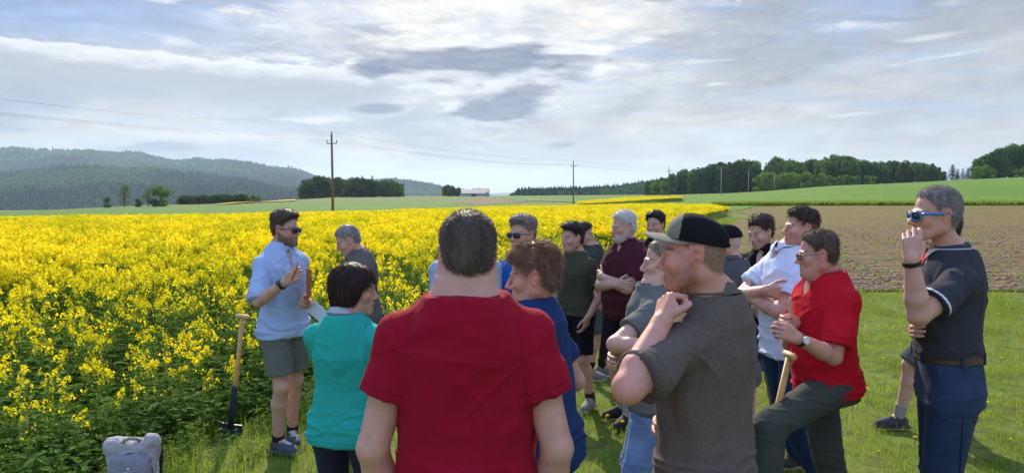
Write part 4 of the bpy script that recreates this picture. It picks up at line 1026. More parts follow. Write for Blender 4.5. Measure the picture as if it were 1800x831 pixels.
# floor under the rape and its second strip beyond the first pole gap
U = np.linspace(-900, 1290, 80)
for nm, off, mt in (('field_soil', .02, M_UNDER),):
    ysn = np.geomspace(3.2, 118, 90); Xr = np.array([np.linspace(-(y * .95 + 20), edge_x(y) - .15, 60) for y in ysn]); Yr = np.repeat(ysn[:, None], 60, 1)
    Yr = np.minimum(np.maximum(Yr, edge_y(np.minimum(Xr, 21.9)) + .1), far_y(Xr, Yr)); o = grid_mesh(nm, Xr, Yr, off, mt); o['kind'] = 'structure'

# ================================================================== instances for what nobody could count
def proto(name, V, F, col, mat):
    o = npmesh(name, V, F, False, col, None, mat, link=False); return o
def scatter(name, pts, yaw, scale, idx, protos, label, tiltxy=None):
    """one object of kind 'stuff' that repeats the prototypes on points"""
    me = bpy.data.meshes.new(name); n = len(pts); me.vertices.add(n); me.vertices.foreach_set('co', np.asarray(pts, np.float32).ravel())
    def at(nm, typ, v, key='value'):
        a = me.attributes.new(nm, typ, 'POINT'); a.data.foreach_set(key, np.asarray(v).ravel())
    rot = np.zeros((n, 3), np.float32); rot[:, 2] = yaw
    if tiltxy is not None: rot[:, :2] = tiltxy
    at('rot', 'FLOAT_VECTOR', rot, 'vector'); sc3 = np.asarray(scale, np.float32); sc3 = np.repeat(sc3[:, None], 3, 1) if sc3.ndim == 1 else sc3
    at('scl', 'FLOAT_VECTOR', sc3, 'vector'); at('idx', 'INT', np.asarray(idx, np.int32))
    o = bpy.data.objects.new(name, me); C.objects.link(o); tag(o, label, None, None, 'stuff')
    coll = bpy.data.collections.new(name + '_kinds')
    for q in protos: coll.objects.link(q)
    ng = bpy.data.node_groups.new(name, 'GeometryNodeTree'); ng.interface.new_socket('Geometry', in_out='INPUT', socket_type='NodeSocketGeometry'); ng.interface.new_socket('Geometry', in_out='OUTPUT', socket_type='NodeSocketGeometry')
    N = ng.nodes; gi = N.new('NodeGroupInput'); go = N.new('NodeGroupOutput'); ip = N.new('GeometryNodeInstanceOnPoints'); ci = N.new('GeometryNodeCollectionInfo')
    ci.inputs['Collection'].default_value = coll; ci.inputs['Separate Children'].default_value = True; ci.inputs['Reset Children'].default_value = True
    def na(nm, t):
        a = N.new('GeometryNodeInputNamedAttribute'); a.data_type = t; a.inputs['Name'].default_value = nm; return a.outputs['Attribute']
    L_ = ng.links.new; L_(gi.outputs[0], ip.inputs['Points']); L_(ci.outputs[0], ip.inputs['Instance']); ip.inputs['Pick Instance'].default_value = True
    L_(na('idx', 'INT'), ip.inputs['Instance Index']); er = N.new('FunctionNodeEulerToRotation'); L_(na('rot', 'FLOAT_VECTOR'), er.inputs[0]); L_(er.outputs[0], ip.inputs['Rotation']); L_(na('scl', 'FLOAT_VECTOR'), ip.inputs['Scale'])
    L_(ip.outputs[0], go.inputs[0]); md = o.modifiers.new('scatter', 'NODES'); md.node_group = ng
    return o
def leafquad(c, d, n, L, w):
    """a folded leaf: two quads along the midrib"""
    d = unit(d); s_ = unit(np.cross(d, n)); up = np.cross(s_, d)
    m = c + d * L * .5 - up * L * .04; t = c + d * L - up * L * .18
    V = [c, m + s_ * w - up * w * -.2, t, m - up * w * .15, m - s_ * w + up * w * .2]
    return V, [[0, 3, 2, 1], [0, 4, 2, 3]]
class Acc:
    def __init__(s): s.V = []; s.F = []; s.C = []; s.k = 0
    def add(s, V, F, col):
        V = np.asarray(V, float); s.V.append(V); s.F.append(np.asarray(F) + s.k); s.k += len(V); s.C.append(np.tile(np.asarray(col, float), (len(V), 1)))
    def get(s): return np.vstack(s.V), np.vstack(s.F), np.vstack(s.C)
def stemtube(A, p, q, r0, r1, col):
    d = unit(q - p); u = unit(np.cross(d, (.3, .9, .1))); v = np.cross(d, u); V = []
    for (c, r) in ((p, r0), (q, r1)):
        for k in range(3): a_ = 2.0944 * k; V.append(c + (u * math.cos(a_) + v * math.sin(a_)) * r)
    A.add(V, [[0, 1, 4, 3], [1, 2, 5, 4], [2, 0, 3, 5]], col)
YEL = np.array((.86, .77, .018)); GRN = np.array((.150, .250, .040)); GRN2 = np.array((.11, .195, .050))
def raceme(A, base, d, R, n, big):
    """flower head: buds on top, open four-petalled flowers round the stem, young pods below"""
    d = unit(d)
    for i in range(n):
        t = R.rand() ** .8; a_ = R.rand() * 6.28; rr = (.010 + .030 * (1 - t)) * big; u = unit(np.cross(d, (math.cos(a_), math.sin(a_), .2)))
        c = base + d * (.005 + .075 * t) * big + u * rr; nn = unit(u * .8 + d * .6 + R.normal(0, .25, 3)); s1 = unit(np.cross(nn, (.2, .3, 1))); s2 = np.cross(nn, s1); w = .0105 * big * (.8 + .5 * R.rand())
        V = [c, c + s1 * w + s2 * w * .5, c + s1 * w * .2 + s2 * w + nn * .002, c - s1 * w + s2 * w * .6 + nn * .002, c - s1 * w * .7 - s2 * w * .8, c + s1 * w * .5 - s2 * w]
        A.add(V, [[0, 1, 2, 3], [0, 3, 4, 5]], YEL * (.82 + .3 * R.rand()) * np.array([1, .92 + .12 * R.rand(), 1]))
    for i in range(3):
        c = base + d * .085 * big + R.normal(0, .004, 3); s1 = np.array([.005, 0, 0]) * big; s2 = np.array([0, .005, 0]) * big
        A.add([c - s1, c + s2, c + s1, c - s2 + d * .006], [[0, 1, 2, 3]], (.22, .28, .03))
def pods(A, base, d, R, n, L):
    for i in range(n):
        c = base - unit(d) * L * R.rand(); a_ = R.rand() * 6.28; u = unit(np.array([math.cos(a_), math.sin(a_), .9])); w = np.array([0, 0, .0016])
        e = c + u * .05; A.add([c - w, e - w * .3, e + w * .3, c + w], [[0, 1, 2, 3]], GRN * 1.4)
def rape_plant(seed, Hh, nbr, fl, leaves=9, big=1.0, bush=1.0):
    R = np.random.RandomState(seed); A = Acc(); p = np.zeros(3); path = [p]
    for k in range(4): p = p + np.array([R.normal(0, .02), R.normal(0, .02), Hh / 4]); path.append(p)
    for k in range(4): stemtube(A, path[k], path[k + 1], .006 - .001 * k, .005 - .001 * k, GRN * 1.15)
    top = path[-1]; dv = unit(path[-1] - path[-2])
    if fl > 0: raceme(A, top, dv, R, int(fl * 1.2), big); pods(A, top, dv, R, 7, .16)
    for b_ in range(nbr):
        t = .58 + .38 * R.rand(); k = min(int(t * 4), 3); c = path[k] + (path[k + 1] - path[k]) * (t * 4 - k); a_ = R.rand() * 6.28
        L = (.16 + .26 * R.rand()) * Hh * bush; dr = unit(np.array([math.cos(a_) * .55, math.sin(a_) * .55, 1])); L = min(L, max((Hh * (.93 + .09 * R.rand()) - c[2]) / 1.35, .05)); e = c + dr * L; e2 = e + unit(dr + np.array([0, 0, .8])) * L * .35
        stemtube(A, c, e, .003, .0024, GRN * 1.2); stemtube(A, e, e2, .0024, .0015, GRN * 1.3)
        if R.rand() < .92 and fl > 0: raceme(A, e2, e2 - e, R, int(fl * (.6 + .6 * R.rand())), big)
        pods(A, e2, e2 - e, R, 4, .10)
        V, F = leafquad(c, np.array([math.cos(a_ + .3), math.sin(a_ + .3), .2]), (0, 0, 1), .09 + .05 * R.rand(), .014); A.add(V, F, GRN * (1 + .3 * R.rand()))
    for l in range(leaves):
        t = R.rand() * .7; k = min(int(t * 4), 3); c = path[k] + (path[k + 1] - path[k]) * (t * 4 - k); a_ = R.rand() * 6.28; L = (.24 - .16 * t) * (.8 + .5 * R.rand())
        V, F = leafquad(c, np.array([math.cos(a_), math.sin(a_), .45 - .5 * R.rand()]), (0, 0, 1), L, L * (.27 - .1 * t)); A.add(V, F, (GRN2 if R.rand() < .6 else GRN) * (.9 + .5 * R.rand()))
    return A.get()
def weed(seed, Hh, n, wide=.16):
    R = np.random.RandomState(seed); A = Acc()
    for i in range(n):
        a_ = R.rand() * 6.28; c = np.array([math.cos(a_), math.sin(a_), 0]) * wide * R.rand() ** .5; e = c + np.array([R.normal(0, .06), R.normal(0, .06), Hh * (.4 + .6 * R.rand())])
        stemtube(A, c, e, .0025, .0012, GRN * 1.2)
        for k in range(3):
            for w_ in range(4):
                t = (k + .6) / 3; b_ = w_ * 1.57 + R.rand(); V, F = leafquad(c + (e - c) * t, np.array([math.cos(b_), math.sin(b_), .3]), (0, 0, 1), .035 + .02 * R.rand(), .006 + .006 * R.rand()); A.add(V, F, GRN * (.9 + .8 * R.rand()))
    return A.get()
def tuft(seed, n, Hh, wd, dead=.1):
    R = np.random.RandomState(seed); A = Acc()
    for i in range(n):
        a_ = R.rand() * 6.28; c = np.array([R.uniform(-1, 1) * .12, R.uniform(-1, 1) * .12, 0]); h_ = Hh * (.5 + .8 * R.rand()); o_ = np.array([math.cos(a_), math.sin(a_), 0]); lean_ = .3 + .7 * R.rand(); s_ = np.array([-o_[1], o_[0], 0]) * wd
        m = c + np.array([0, 0, h_ * .6]) + o_ * h_ * .25 * lean_; e = c + np.array([0, 0, h_ * .92]) + o_ * h_ * .8 * lean_
        col = np.array((.200, .300, .026)) * (.75 + .6 * R.rand()) if R.rand() > dead else np.array((.22, .19, .08))
        A.add([c - s_, c + s_, m + s_ * .8, m - s_ * .8, e + s_ * .1, e - s_ * .1], [[0, 1, 2, 3], [3, 2, 4, 5]], col)
    return A.get()
# rape: everything flowering, dense away from the edge, greener and lower along it
tall = [proto('rape_stem', *rape_plant(10 + i, .95 + .06 * (i % 3), 8, 27, 10, big=1.02), MLEAF) for i in range(6)]
lowp = [proto('rape_stem', *rape_plant(30 + i, .58 + .1 * i, 4, 15 if i % 2 else 3, 16, big=1.1), MLEAF) for i in range(4)]
far_ = [proto('rape_stem', *rape_plant(50 + i, .90, 10, 11, 2, big=2.0, bush=1.25), MLEAF) for i in range(4)]
wds = [proto('weed_stem', *weed(70 + i, .30 + .08 * i, 11), MLEAF) for i in range(4)]
def sample(n, y0, y1, k=.80):
    y = np.sqrt(rs.rand(n) * (y1 * y1 - y0 * y0) + y0 * y0); x = (rs.rand(n) * 2 - 1) * (y * k + .8); return x, y
def dens(d, y0, y1, k=.8): return int(d * k * (y1 * y1 - y0 * y0))
def edge_dist(x, y): return np.minimum(edge_x(y) - x, (y - edge_y(np.minimum(x, 21.9))) * 1.0) * .8
P0 = []
for (d_, a0, a1, kind) in ((34, 3.0, 9, 'near'), (26, 9, 20, 'near'), (17, 20, 42, 'mid'), (9, 42, 120, 'far')):
    x, y = sample(dens(d_, a0, a1, .86), a0, a1, .86)
    ok = inside(x, y); x, y = x[ok], y[ok]; ed = edge_dist(x, y) + .35 * vnoise(np.stack([x * .9, y * .9, 0 * x], 1), 3)
    n = len(x); h = .90 + .16 * rs.rand(n) + .07 * vnoise(np.stack([x * .5, y * .5, 0 * x], 1), 6)
    if kind == 'near':
        idx = rs.randint(0, 6, n); low = rs.rand(n) < np.clip(1.45 - ed / 3.6, .10, 1); idx[low] = 6 + rs.randint(0, 4, low.sum())
        h = h * np.clip(.66 + .34 * ed / 1.6, .5, 1)
    elif kind == 'mid': idx = rs.randint(0, 6, n); f_ = rs.rand(n) < .45; idx[f_] = 10 + rs.randint(0, 4, f_.sum()); h = h * np.clip(.7 + .3 * ed / 1.0, .5, 1)
    else: idx = 10 + rs.randint(0, 4, n); h = h * np.clip(.7 + .3 * ed / 1.5, .5, 1)
    P0.append((x, y, h, idx))
x, y, h, idx = [np.concatenate([q[k] for q in P0]) for k in range(4)]
MPETAL_ = MLEAF
pr_all = tall + lowp + far_
for i, q in enumerate(pr_all): q.name = 'rape_%02d' % i
scatter('rapeseed_crop', np.stack([x, y, terr(x, y)], 1), rs.rand(len(x)) * 6.28, np.stack([h * .95, h * .95, h], 1), idx, pr_all, 'field of yellow flowering rapeseed', rs.normal(0, .07, (len(x), 2)))
print('rape plants', len(x))
# second strip of rape beyond the first (upper right of it)
U = rs.uniform(1015, 1198, 5200); Dq = rs.uniform(0, 1, 5200); A0 = np.interp(U, [1015, 1100, 1200], [140, 150, 168]); A1 = np.interp(U, [1015, 1100, 1200], [170, 205, 182]); y = A0 + (A1 - A0) * Dq; x = (U - 900) / 1310 * y
scatter('rapeseed_strip', np.stack([x, y, terr(x, y)], 1), rs.rand(len(x)) * 6.28, np.full(len(x), 1.0), 0 * x + rs.randint(0, 4, len(x)), [q.copy() for q in far_], 'far strip of yellow rapeseed past the green wheat')
# weeds and long grass under the field edge
x, y = sample(40000, 3.2, 30, .85); ed = edge_dist(x, y); k = (ed > np.where(y < 8, -1.3, -.5) * np.where(x > -1.3, .6, 1)) & (ed < 1.3) & (rs.rand(len(x)) < np.clip(9 / y, .1, 1)); x, y = x[k], y[k]
for i, q in enumerate(wds): q.name = 'weed_%02d' % i
sw_ = (.55 + .6 * rs.rand(len(x))) * np.clip(.75 + edge_dist(x, y) * .4, .5, 1)
scatter('edge_weeds', np.stack([x, y, 0 * x], 1), rs.rand(len(x)) * 6.28, sw_, rs.randint(0, 4, len(x)), wds, 'tangled weeds along the rapeseed edge', rs.normal(0, .15, (len(x), 2)))
print('weeds', len(x))
# mown grass
tf = [proto('grass_%02d' % i, *tuft(90 + i, 42, .050, .0016), MLEAF) for i in range(4)] + [proto('grass_%02d' % (4 + i), *tuft(95 + i, 34, .10, .0022, .2), MLEAF) for i in range(2)]
xs_, ys_, ss_ = [], [], []
for (d_, a0, a1, sc_) in ((52, 1.6, 7, 1.0), (34, 7, 12, 1.15), (20, 12, 22, 1.5), (7, 22, 60, 2.2)):
    x, y = sample(dens(d_, a0, a1, .8), a0, a1); ok = ~inside(x, y) & (edge_dist(x, y) < .1)
    soil = (y > 14.6 + .15 * np.sin(x * 1.3)) & (x > edge_x(y) + np.where(y < 30, 4.0 - (y - 14) * .13, 1.9)); ok &= ~soil
    xs_.append(x[ok]); ys_.append(y[ok]); ss_.append(np.full(ok.sum(), sc_))
x, y, s_ = map(np.concatenate, (xs_, ys_, ss_)); ln_ = np.exp(-(np.maximum(-edge_dist(x, y), 0) / .6)); longg = rs.rand(len(x)) < ln_ * .6 + .03 + .4 * (np.abs(y - 14.4) < .35)
idx = rs.randint(0, 4, len(x)); idx[longg] = 4 + rs.randint(0, 2, longg.sum())
hh_ = s_ * (.75 + .5 * rs.rand(len(x))) * (1 + .25 * vnoise(np.stack([x, y, 0 * x], 1), 8))
scatter('lawn_grass', np.stack([x, y, 0 * x], 1), rs.rand(len(x)) * 6.28, np.stack([s_, s_, hh_ / s_ ** .5], 1), idx, tf, 'mown grass strip under the group of people')
print('tufts', len(x))
# maize seedlings and clods in the tilled field
rows = np.arange(15.0, 118, .75); xx, yy = [], []
for r_ in rows:
    xl_ = float(edge_x(r_)) + (4.0 - (r_ - 14) * .13 if r_ < 30 else 1.9); m = int((r_ * .72 - xl_ + 2) / (.42 if r_ < 30 else .8)); q = xl_ + rs.rand(max(m, 1)) * (r_ * .72 + 2 - xl_); xx.append(q); yy.append(r_ + rs.normal(0, .05, len(q)) + .25 * np.sin(q * .12))
x, y = np.concatenate(xx), np.concatenate(yy); sd_ = [proto('seedling_%02d' % i, *tuft(110 + i, 7, .16, .006, .0), MLEAF) for i in range(3)]
scatter('seedling_rows', np.stack([x, y, terr(x, y) + .015], 1), rs.rand(len(x)) * 6.28, (.38 + .4 * rs.rand(len(x))) * np.where(y > 30, 1.2, 1), rs.randint(0, 3, len(x)), sd_, 'rows of small green seedlings on the tilled soil')
cl = []
for i in range(3):
    u, v = np.meshgrid(np.linspace(0, np.pi, 6), np.linspace(0, 2 * np.pi, 8)[:-1], indexing='ij'); Pn = np.stack([np.sin(u) * np.cos(v), np.sin(u) * np.sin(v), np.cos(u) * .6], -1).reshape(-1, 3); Pn = Pn * (1 + .4 * vnoise(Pn * 1.7 + i * 5, i))[:, None] * .035
    F = [[a_ * 7 + b_, (a_ + 1) * 7 + b_, (a_ + 1) * 7 + (b_ + 1) % 7, a_ * 7 + (b_ + 1) % 7] for a_ in range(5) for b_ in range(7)]; cl.append(proto('clod_%02d' % i, Pn, F, np.array((.30, .22, .145)) * (1 - .1 * i), MBARK))
n = 9000; y = 14.7 + rs.rand(n) ** 1.6 * 30; x = edge_x(y) + 3 + rs.rand(n) * (y * .72); k = x > edge_x(y) + np.where(y < 30, 4.0 - (y - 14) * .13, 1.9); x, y = x[k], y[k]
scatter('soil_clods', np.stack([x, y, terr(x, y) + .02], 1), rs.rand(len(x)) * 6.28, .5 + 1.2 * rs.rand(len(x)) ** 2, rs.randint(0, 3, len(x)), cl, 'loose clods of brown soil')
# rough grass bank between the tilled field and the wheat
n = 4500; x = rs.uniform(34, 125, n); y = 124.2 + rs.normal(0, .45, n); scatter('grass_bank', np.stack([x, y, terr(x, y)], 1), rs.rand(n) * 6.28, 4.0 + 4 * rs.rand(n), rs.randint(0, 2, n), [proto('bank_tuft_%02d' % i, *tuft(120 + i, 26, .10, .004, .1), MLEAF) for i in range(2)], 'dark rough grass bank between tilled soil and wheat')
# wheat: short blades that break the line of the near slope
# ================================================================== trees
def crown_leaves(R, blobs, n, size, cols):
    V = []; Cc = []
    w = np.array([b_[3] ** 2 for b_ in blobs]); w = w / w.sum(); ch = R.choice(len(blobs), n, p=w)
    c = np.array([blobs[i][:3] for i in ch]); r = np.array([blobs[i][3] for i in ch]); sq = np.array([blobs[i][4] for i in ch])
    d = R.normal(0, 1, (n, 3)); d /= np.linalg.norm(d, axis=1, keepdims=True); rad_ = r * (.62 + .42 * R.rand(n)) ; p = c + d * rad_[:, None] * np.stack([np.ones(n), np.ones(n), sq], 1)
    nn = d + R.normal(0, .6, (n, 3)); nn /= np.linalg.norm(nn, axis=1, keepdims=True); t = np.cross(nn, R.normal(0, 1, (n, 3))); t /= np.linalg.norm(t, axis=1, keepdims=True); b2 = np.cross(nn, t); s_ = size * (.6 + .8 * R.rand(n))[:, None]
    VV = np.stack([p - t * s_, p + b2 * s_ * .7, p + t * s_, p - b2 * s_ * .7], 1).reshape(-1, 3); F = np.arange(4 * n).reshape(n, 4)
    ci = cols[ch % len(cols)] * (.8 + .4 * R.rand(n, 1)); return VV, F, np.repeat(ci, 4, 0)
def broadleaf(seed, Hh, W, n=1500, tint=(.075, .115, .028), sparse=0, trunk=.18):
    R = np.random.RandomState(seed); blobs = []; nb_ = 13
    for i in range(nb_):
        t = R.rand(); z = Hh * (trunk + .06 + (.94 - trunk - .08) * t); rr = W * .5 * math.sin(math.pi * (.12 + .80 * t)) ** .7; a_ = R.rand() * 6.28; q = R.rand() ** .5 * rr * .72
        blobs.append((math.cos(a_) * q, math.sin(a_) * q, z, W * (.15 + .12 * R.rand()), .8))
    for i in range(5 if trunk < .1 else 0): a_ = R.rand() * 6.28; blobs.append((math.cos(a_) * W * .22, math.sin(a_) * W * .22, Hh * (.10 + .12 * R.rand()), W * .2, .9))
    tint = np.array(tint); cols = np.array([tint * f for f in (1.0, 1.25, .8, 1.1, .9, 1.4)])
    V, F, Cc = crown_leaves(R, blobs, n, W * (.046 if not sparse else .022), cols)
    A = Acc(); stemtube(A, np.zeros(3), np.array([0, 0, Hh * .45]), W * .03, W * .02, (.07, .055, .04))
    for b_ in blobs[:9]: stemtube(A, np.array([0, 0, Hh * (trunk + .05 + .15 * R.rand())]), np.array(b_[:3]), W * .016, W * .006, (.07, .055, .04))
    return (V, F, Cc), A.get()
def conifer(seed, Hh, W, n=1300, tint=(.030, .062, .028)):
    R = np.random.RandomState(seed); t = R.rand(n) ** .8; lv = np.floor(t * 16) / 16 + .02 * R.rand(n); r = W * .5 * (1 - lv) * (.35 + .65 * R.rand(n)) * (1 + .2 * np.sin(lv * 50)); a_ = R.rand(n) * 6.28
    p = np.stack([np.cos(a_) * r, np.sin(a_) * r, Hh * (.08 + .92 * lv) - r * .35], 1); o_ = np.stack([np.cos(a_), np.sin(a_), -.35 + 0 * a_], 1); s_ = np.stack([-np.sin(a_), np.cos(a_), 0 * a_], 1); L = W * .12 * (.6 + .8 * R.rand(n))[:, None]
    V = np.stack([p - s_ * L * .45, p + o_ * L, p + s_ * L * .45, p - o_ * L * .6], 1).reshape(-1, 3); F = np.arange(4 * n).reshape(n, 4); Cc = np.repeat(np.array(tint)[None] * (.7 + .7 * R.rand(n, 1)), 4, 0)
    A = Acc(); stemtube(A, np.zeros(3), np.array([0, 0, Hh * .97]), W * .035, W * .006, (.06, .045, .035)); return (V, F, Cc), A.get()
def tree_meshes(nm, cr, tr):
    a_ = npmesh('crown', *cr[:2], False, cr[2], None, MTREE, link=False); b_ = npmesh('trunk', *tr[:2], False, tr[2], None, MBARK, link=False); return a_, b_
T_BROAD = [tree_meshes('b', *broadleaf(200 + i, 1.0, .75 + .1 * (i % 3), 1800, tint=t_, trunk=.04)) for i, t_ in enumerate([(.075, .135, .032), (.095, .160, .034), (.060, .112, .032), (.11, .18, .036), (.055, .10, .03)])]
T_LIGHT = [tree_meshes('l', *broadleaf(230 + i, 1.0, .95, 1500, tint=(.14, .225, .034), trunk=.05)) for i in range(3)]
T_CONE = [tree_meshes('c', *conifer(240 + i, 1.0, .34 + .05 * i)) for i in range(3)]
T_THIN = [tree_meshes('t', *broadleaf(250 + i, 1.0, .42, 800, tint=(.095, .14, .04), sparse=1, trunk=.3)) for i in range(3)]
T_BARE = [tree_meshes('q', *broadleaf(260 + i, 1.0, .95, 1100, tint=(.12, .145, .05), sparse=1, trunk=.12)) for i in range(2)]
def tree(name, kind, u, D, hgt, label, group, wid=1.0, zoff=0):
    x = (u - 900) / 1310 * D; z = float(terr(x, D)) + zoff; a_, b_ = kind[rs.randint(len(kind))]
    r_ = empty(name, (x, D, z), rs.rand() * 6.28); r_.scale = (hgt * wid, hgt * wid, hgt); tag(r_, label, 'tree', group)
    for q in (a_, b_): c = q.copy(); c.name = q.name.split('.')[0]; C.objects.link(c); c.parent = r_
    return r_
def top_h(D, u, row): x = (u - 900) / 1310 * D; return zr(row, D) - float(terr(x, D))
# wood on the right-hand ridge: outline read off the photograph (column, row of the tree tops)
RID = np.array([(1130, 322), (1150, 312), (1175, 305), (1200, 298), (1225, 293), (1250, 288), (1280, 283), (1300, 279), (1322, 278), (1330, 300), (1345, 294), (1365, 276), (1380, 282), (1400, 284), (1425, 280), (1450, 276), (1475, 272), (1500, 275), (1525, 280), (1555, 283), (1590, 282), (1620, 284), (1645, 290), (1662, 300)])
G1 = 'trees of the wood on the right-hand ridge'
ORD = lambda n_: '%d%s' % (n_, 'th' if 10 < n_ % 100 < 14 else {1: 'st', 2: 'nd', 3: 'rd'}.get(n_ % 10, 'th'))
for n_, u in enumerate(np.arange(1138, 1664, 8.5), 1):
    for q in range(3 if 1180 < u < 1500 else 2):
        wh = '%s row, %s from the left end' % (('front', 'second', 'third')[q], ORD(n_))
        uu = u + rs.uniform(-4, 4); D = rs.uniform(385, 400) + q * 26; row = np.interp(uu, RID[:, 0], RID[:, 1]) + rs.uniform(0, 7) + (3 if q == 0 else 0); h = max(top_h(D, uu, row), 5)
        cone = (1190 < uu < 1325 and rs.rand() < (.7, .5, 0)[q]) or (1325 <= uu < 1480 and rs.rand() < .22) or (uu > 1520 and rs.rand() < .35)
        if 1328 < uu < 1440 and rs.rand() < .45 and q == 0: tree('birch_tree', T_THIN, uu, D - 8, h * 1.0, 'slender thin-crowned tree in the ridge wood, ' + wh, G1, .9)
        elif cone: tree('spruce_tree', T_CONE, uu, D, h * 1.04, 'dark pointed spruce in the ridge wood, ' + wh, G1, 1.0)
        else: tree('broadleaf_tree', T_BROAD, uu, D, h, 'rounded leafy tree in the ridge wood, ' + wh, G1, .85)
for n_, u in enumerate(np.arange(1330, 1535, 12.), 1): tree('broadleaf_tree', T_LIGHT, u + rs.uniform(-5, 5), rs.uniform(355, 372), top_h(363, u, np.interp(u, [1330, 1400, 1450, 1500, 1535], [304, 303, 307, 309, 309])) * rs.uniform(.85, 1.1), 'low light green tree before the ridge wood, %s from the left of its row' % ORD(n_), 'light green trees fronting the ridge wood', .95)
for n_, (u, rw) in enumerate(((1150, 320), (1165, 318), (1345, 322))): tree('bush', T_LIGHT, u, 372, top_h(372, u, rw), ('light green bush at the left tip of the ridge wood', 'second light green bush from the left tip of the ridge wood', 'light green bush beside the pale pole before the ridge wood')[n_], 'light green trees fronting the ridge wood', .8)
# right-hand edge
G2 = 'trees at the right edge of the ridge'
for n_, u in enumerate(np.arange(1672, 1712, 9.), 1): tree('spruce_tree', T_CONE, u, 400, top_h(400, u, rs.uniform(288, 298)), 'dark spruce left of the right-hand clump, %s of five' % ORD(n_), G2, 1.9)
for n_, u in enumerate(np.arange(1712, 1960, 12.), 1):
    for q in range(2): D = 372 + 24 * q; tree('broadleaf_tree', T_BROAD, u + rs.uniform(-4, 4), D, top_h(D, u, np.interp(u, [1712, 1740, 1775, 1810, 1960], [278, 266, 254, 250, 250]) + rs.uniform(0, 8)), 'tall leafy tree in the right edge clump, %s row, %s from its left end' % (('front', 'back')[q], ORD(n_)), G2, .8)
for n_, (u, rw) in enumerate(((1715, 292), (1728, 290), (1742, 296), (1785, 298), (1800, 294)), 1): tree('broadleaf_tree', T_LIGHT, u, 350, top_h(350, u, rw), 'light green tree fronting the right edge clump, %s from the left' % ORD(n_), G2, 1.0)
# left clump behind the first pole
G3 = 'trees of the clump behind the first pole'
for n_, u in enumerate(np.arange(531, 707, 9.), 1):
    for q in range(2): D = rs.uniform(395, 410) + 25 * q; tree('broadleaf_tree', T_BROAD, u + rs.uniform(-3, 3), D, top_h(D, u, np.interp(u, [531, 545, 570, 600, 640, 655, 690, 706], [322, 312, 309, 313, 312, 315, 314, 322]) + rs.uniform(0, 6)), 'leafy tree in the clump behind the first pole, %s row, %s from the left' % (('front', 'back')[q], ORD(n_)), G3, .95)
for n_, u in enumerate((637, 655)): tree('spruce_tree', T_CONE, u, 400, top_h(400, u, 308), ('left', 'right')[n_] + ' spruce tip rising from the clump behind the first pole', G3, 1)
# solitary trees and hedge left
tree('bush', T_BROAD, 189, 232, top_h(232, 189, 347), 'dark round bush, leftmost by the meadow', 'field trees on the left', 1.15)
tree('broadleaf_tree', T_BARE, 219, 240, top_h(240, 219, 325), 'thin-leaved rounded tree right of the dark bush', 'field trees on the left', 1.05)
tree('broadleaf_tree', T_BARE, 262, 240, top_h(240, 262, 326), 'thin-leaved tree left of the light green round one', 'field trees on the left', 1.0)
tree('broadleaf_tree', T_LIGHT, 284, 236, top_h(236, 284, 325), 'light green round tree, rightmost of the field trees', 'field trees on the left', 1.05)
tree('bush', T_BROAD, 243, 234, top_h(234, 243, 349), 'low dark bush between the field trees', 'field trees on the left', 1.3)
tree('bush', T_BROAD, 272, 232, top_h(232, 272, 350), 'low dark bush under the light green round tree', 'field trees on the left', 1.4)
for n_, u in enumerate(np.arange(320, 432, 5.5), 1): tree('hedge_bush', T_BROAD, u, 300, top_h(300, u, 343 - (u - 320) * .015 + rs.uniform(-1, 2)), 'rounded bush in the hedge behind the meadow, %s from the left' % ORD(n_), 'bushes of the hedge on the left', 1.5)
for n_, u in enumerate((436, 446, 456)): tree('hedge_bush', T_LIGHT, u, 330, top_h(330, u, 337 + rs.uniform(0, 5)), ('first', 'middle', 'last')[n_] + ' of three small light trees right of the hedge', 'bushes of the hedge on the left', 1.0)
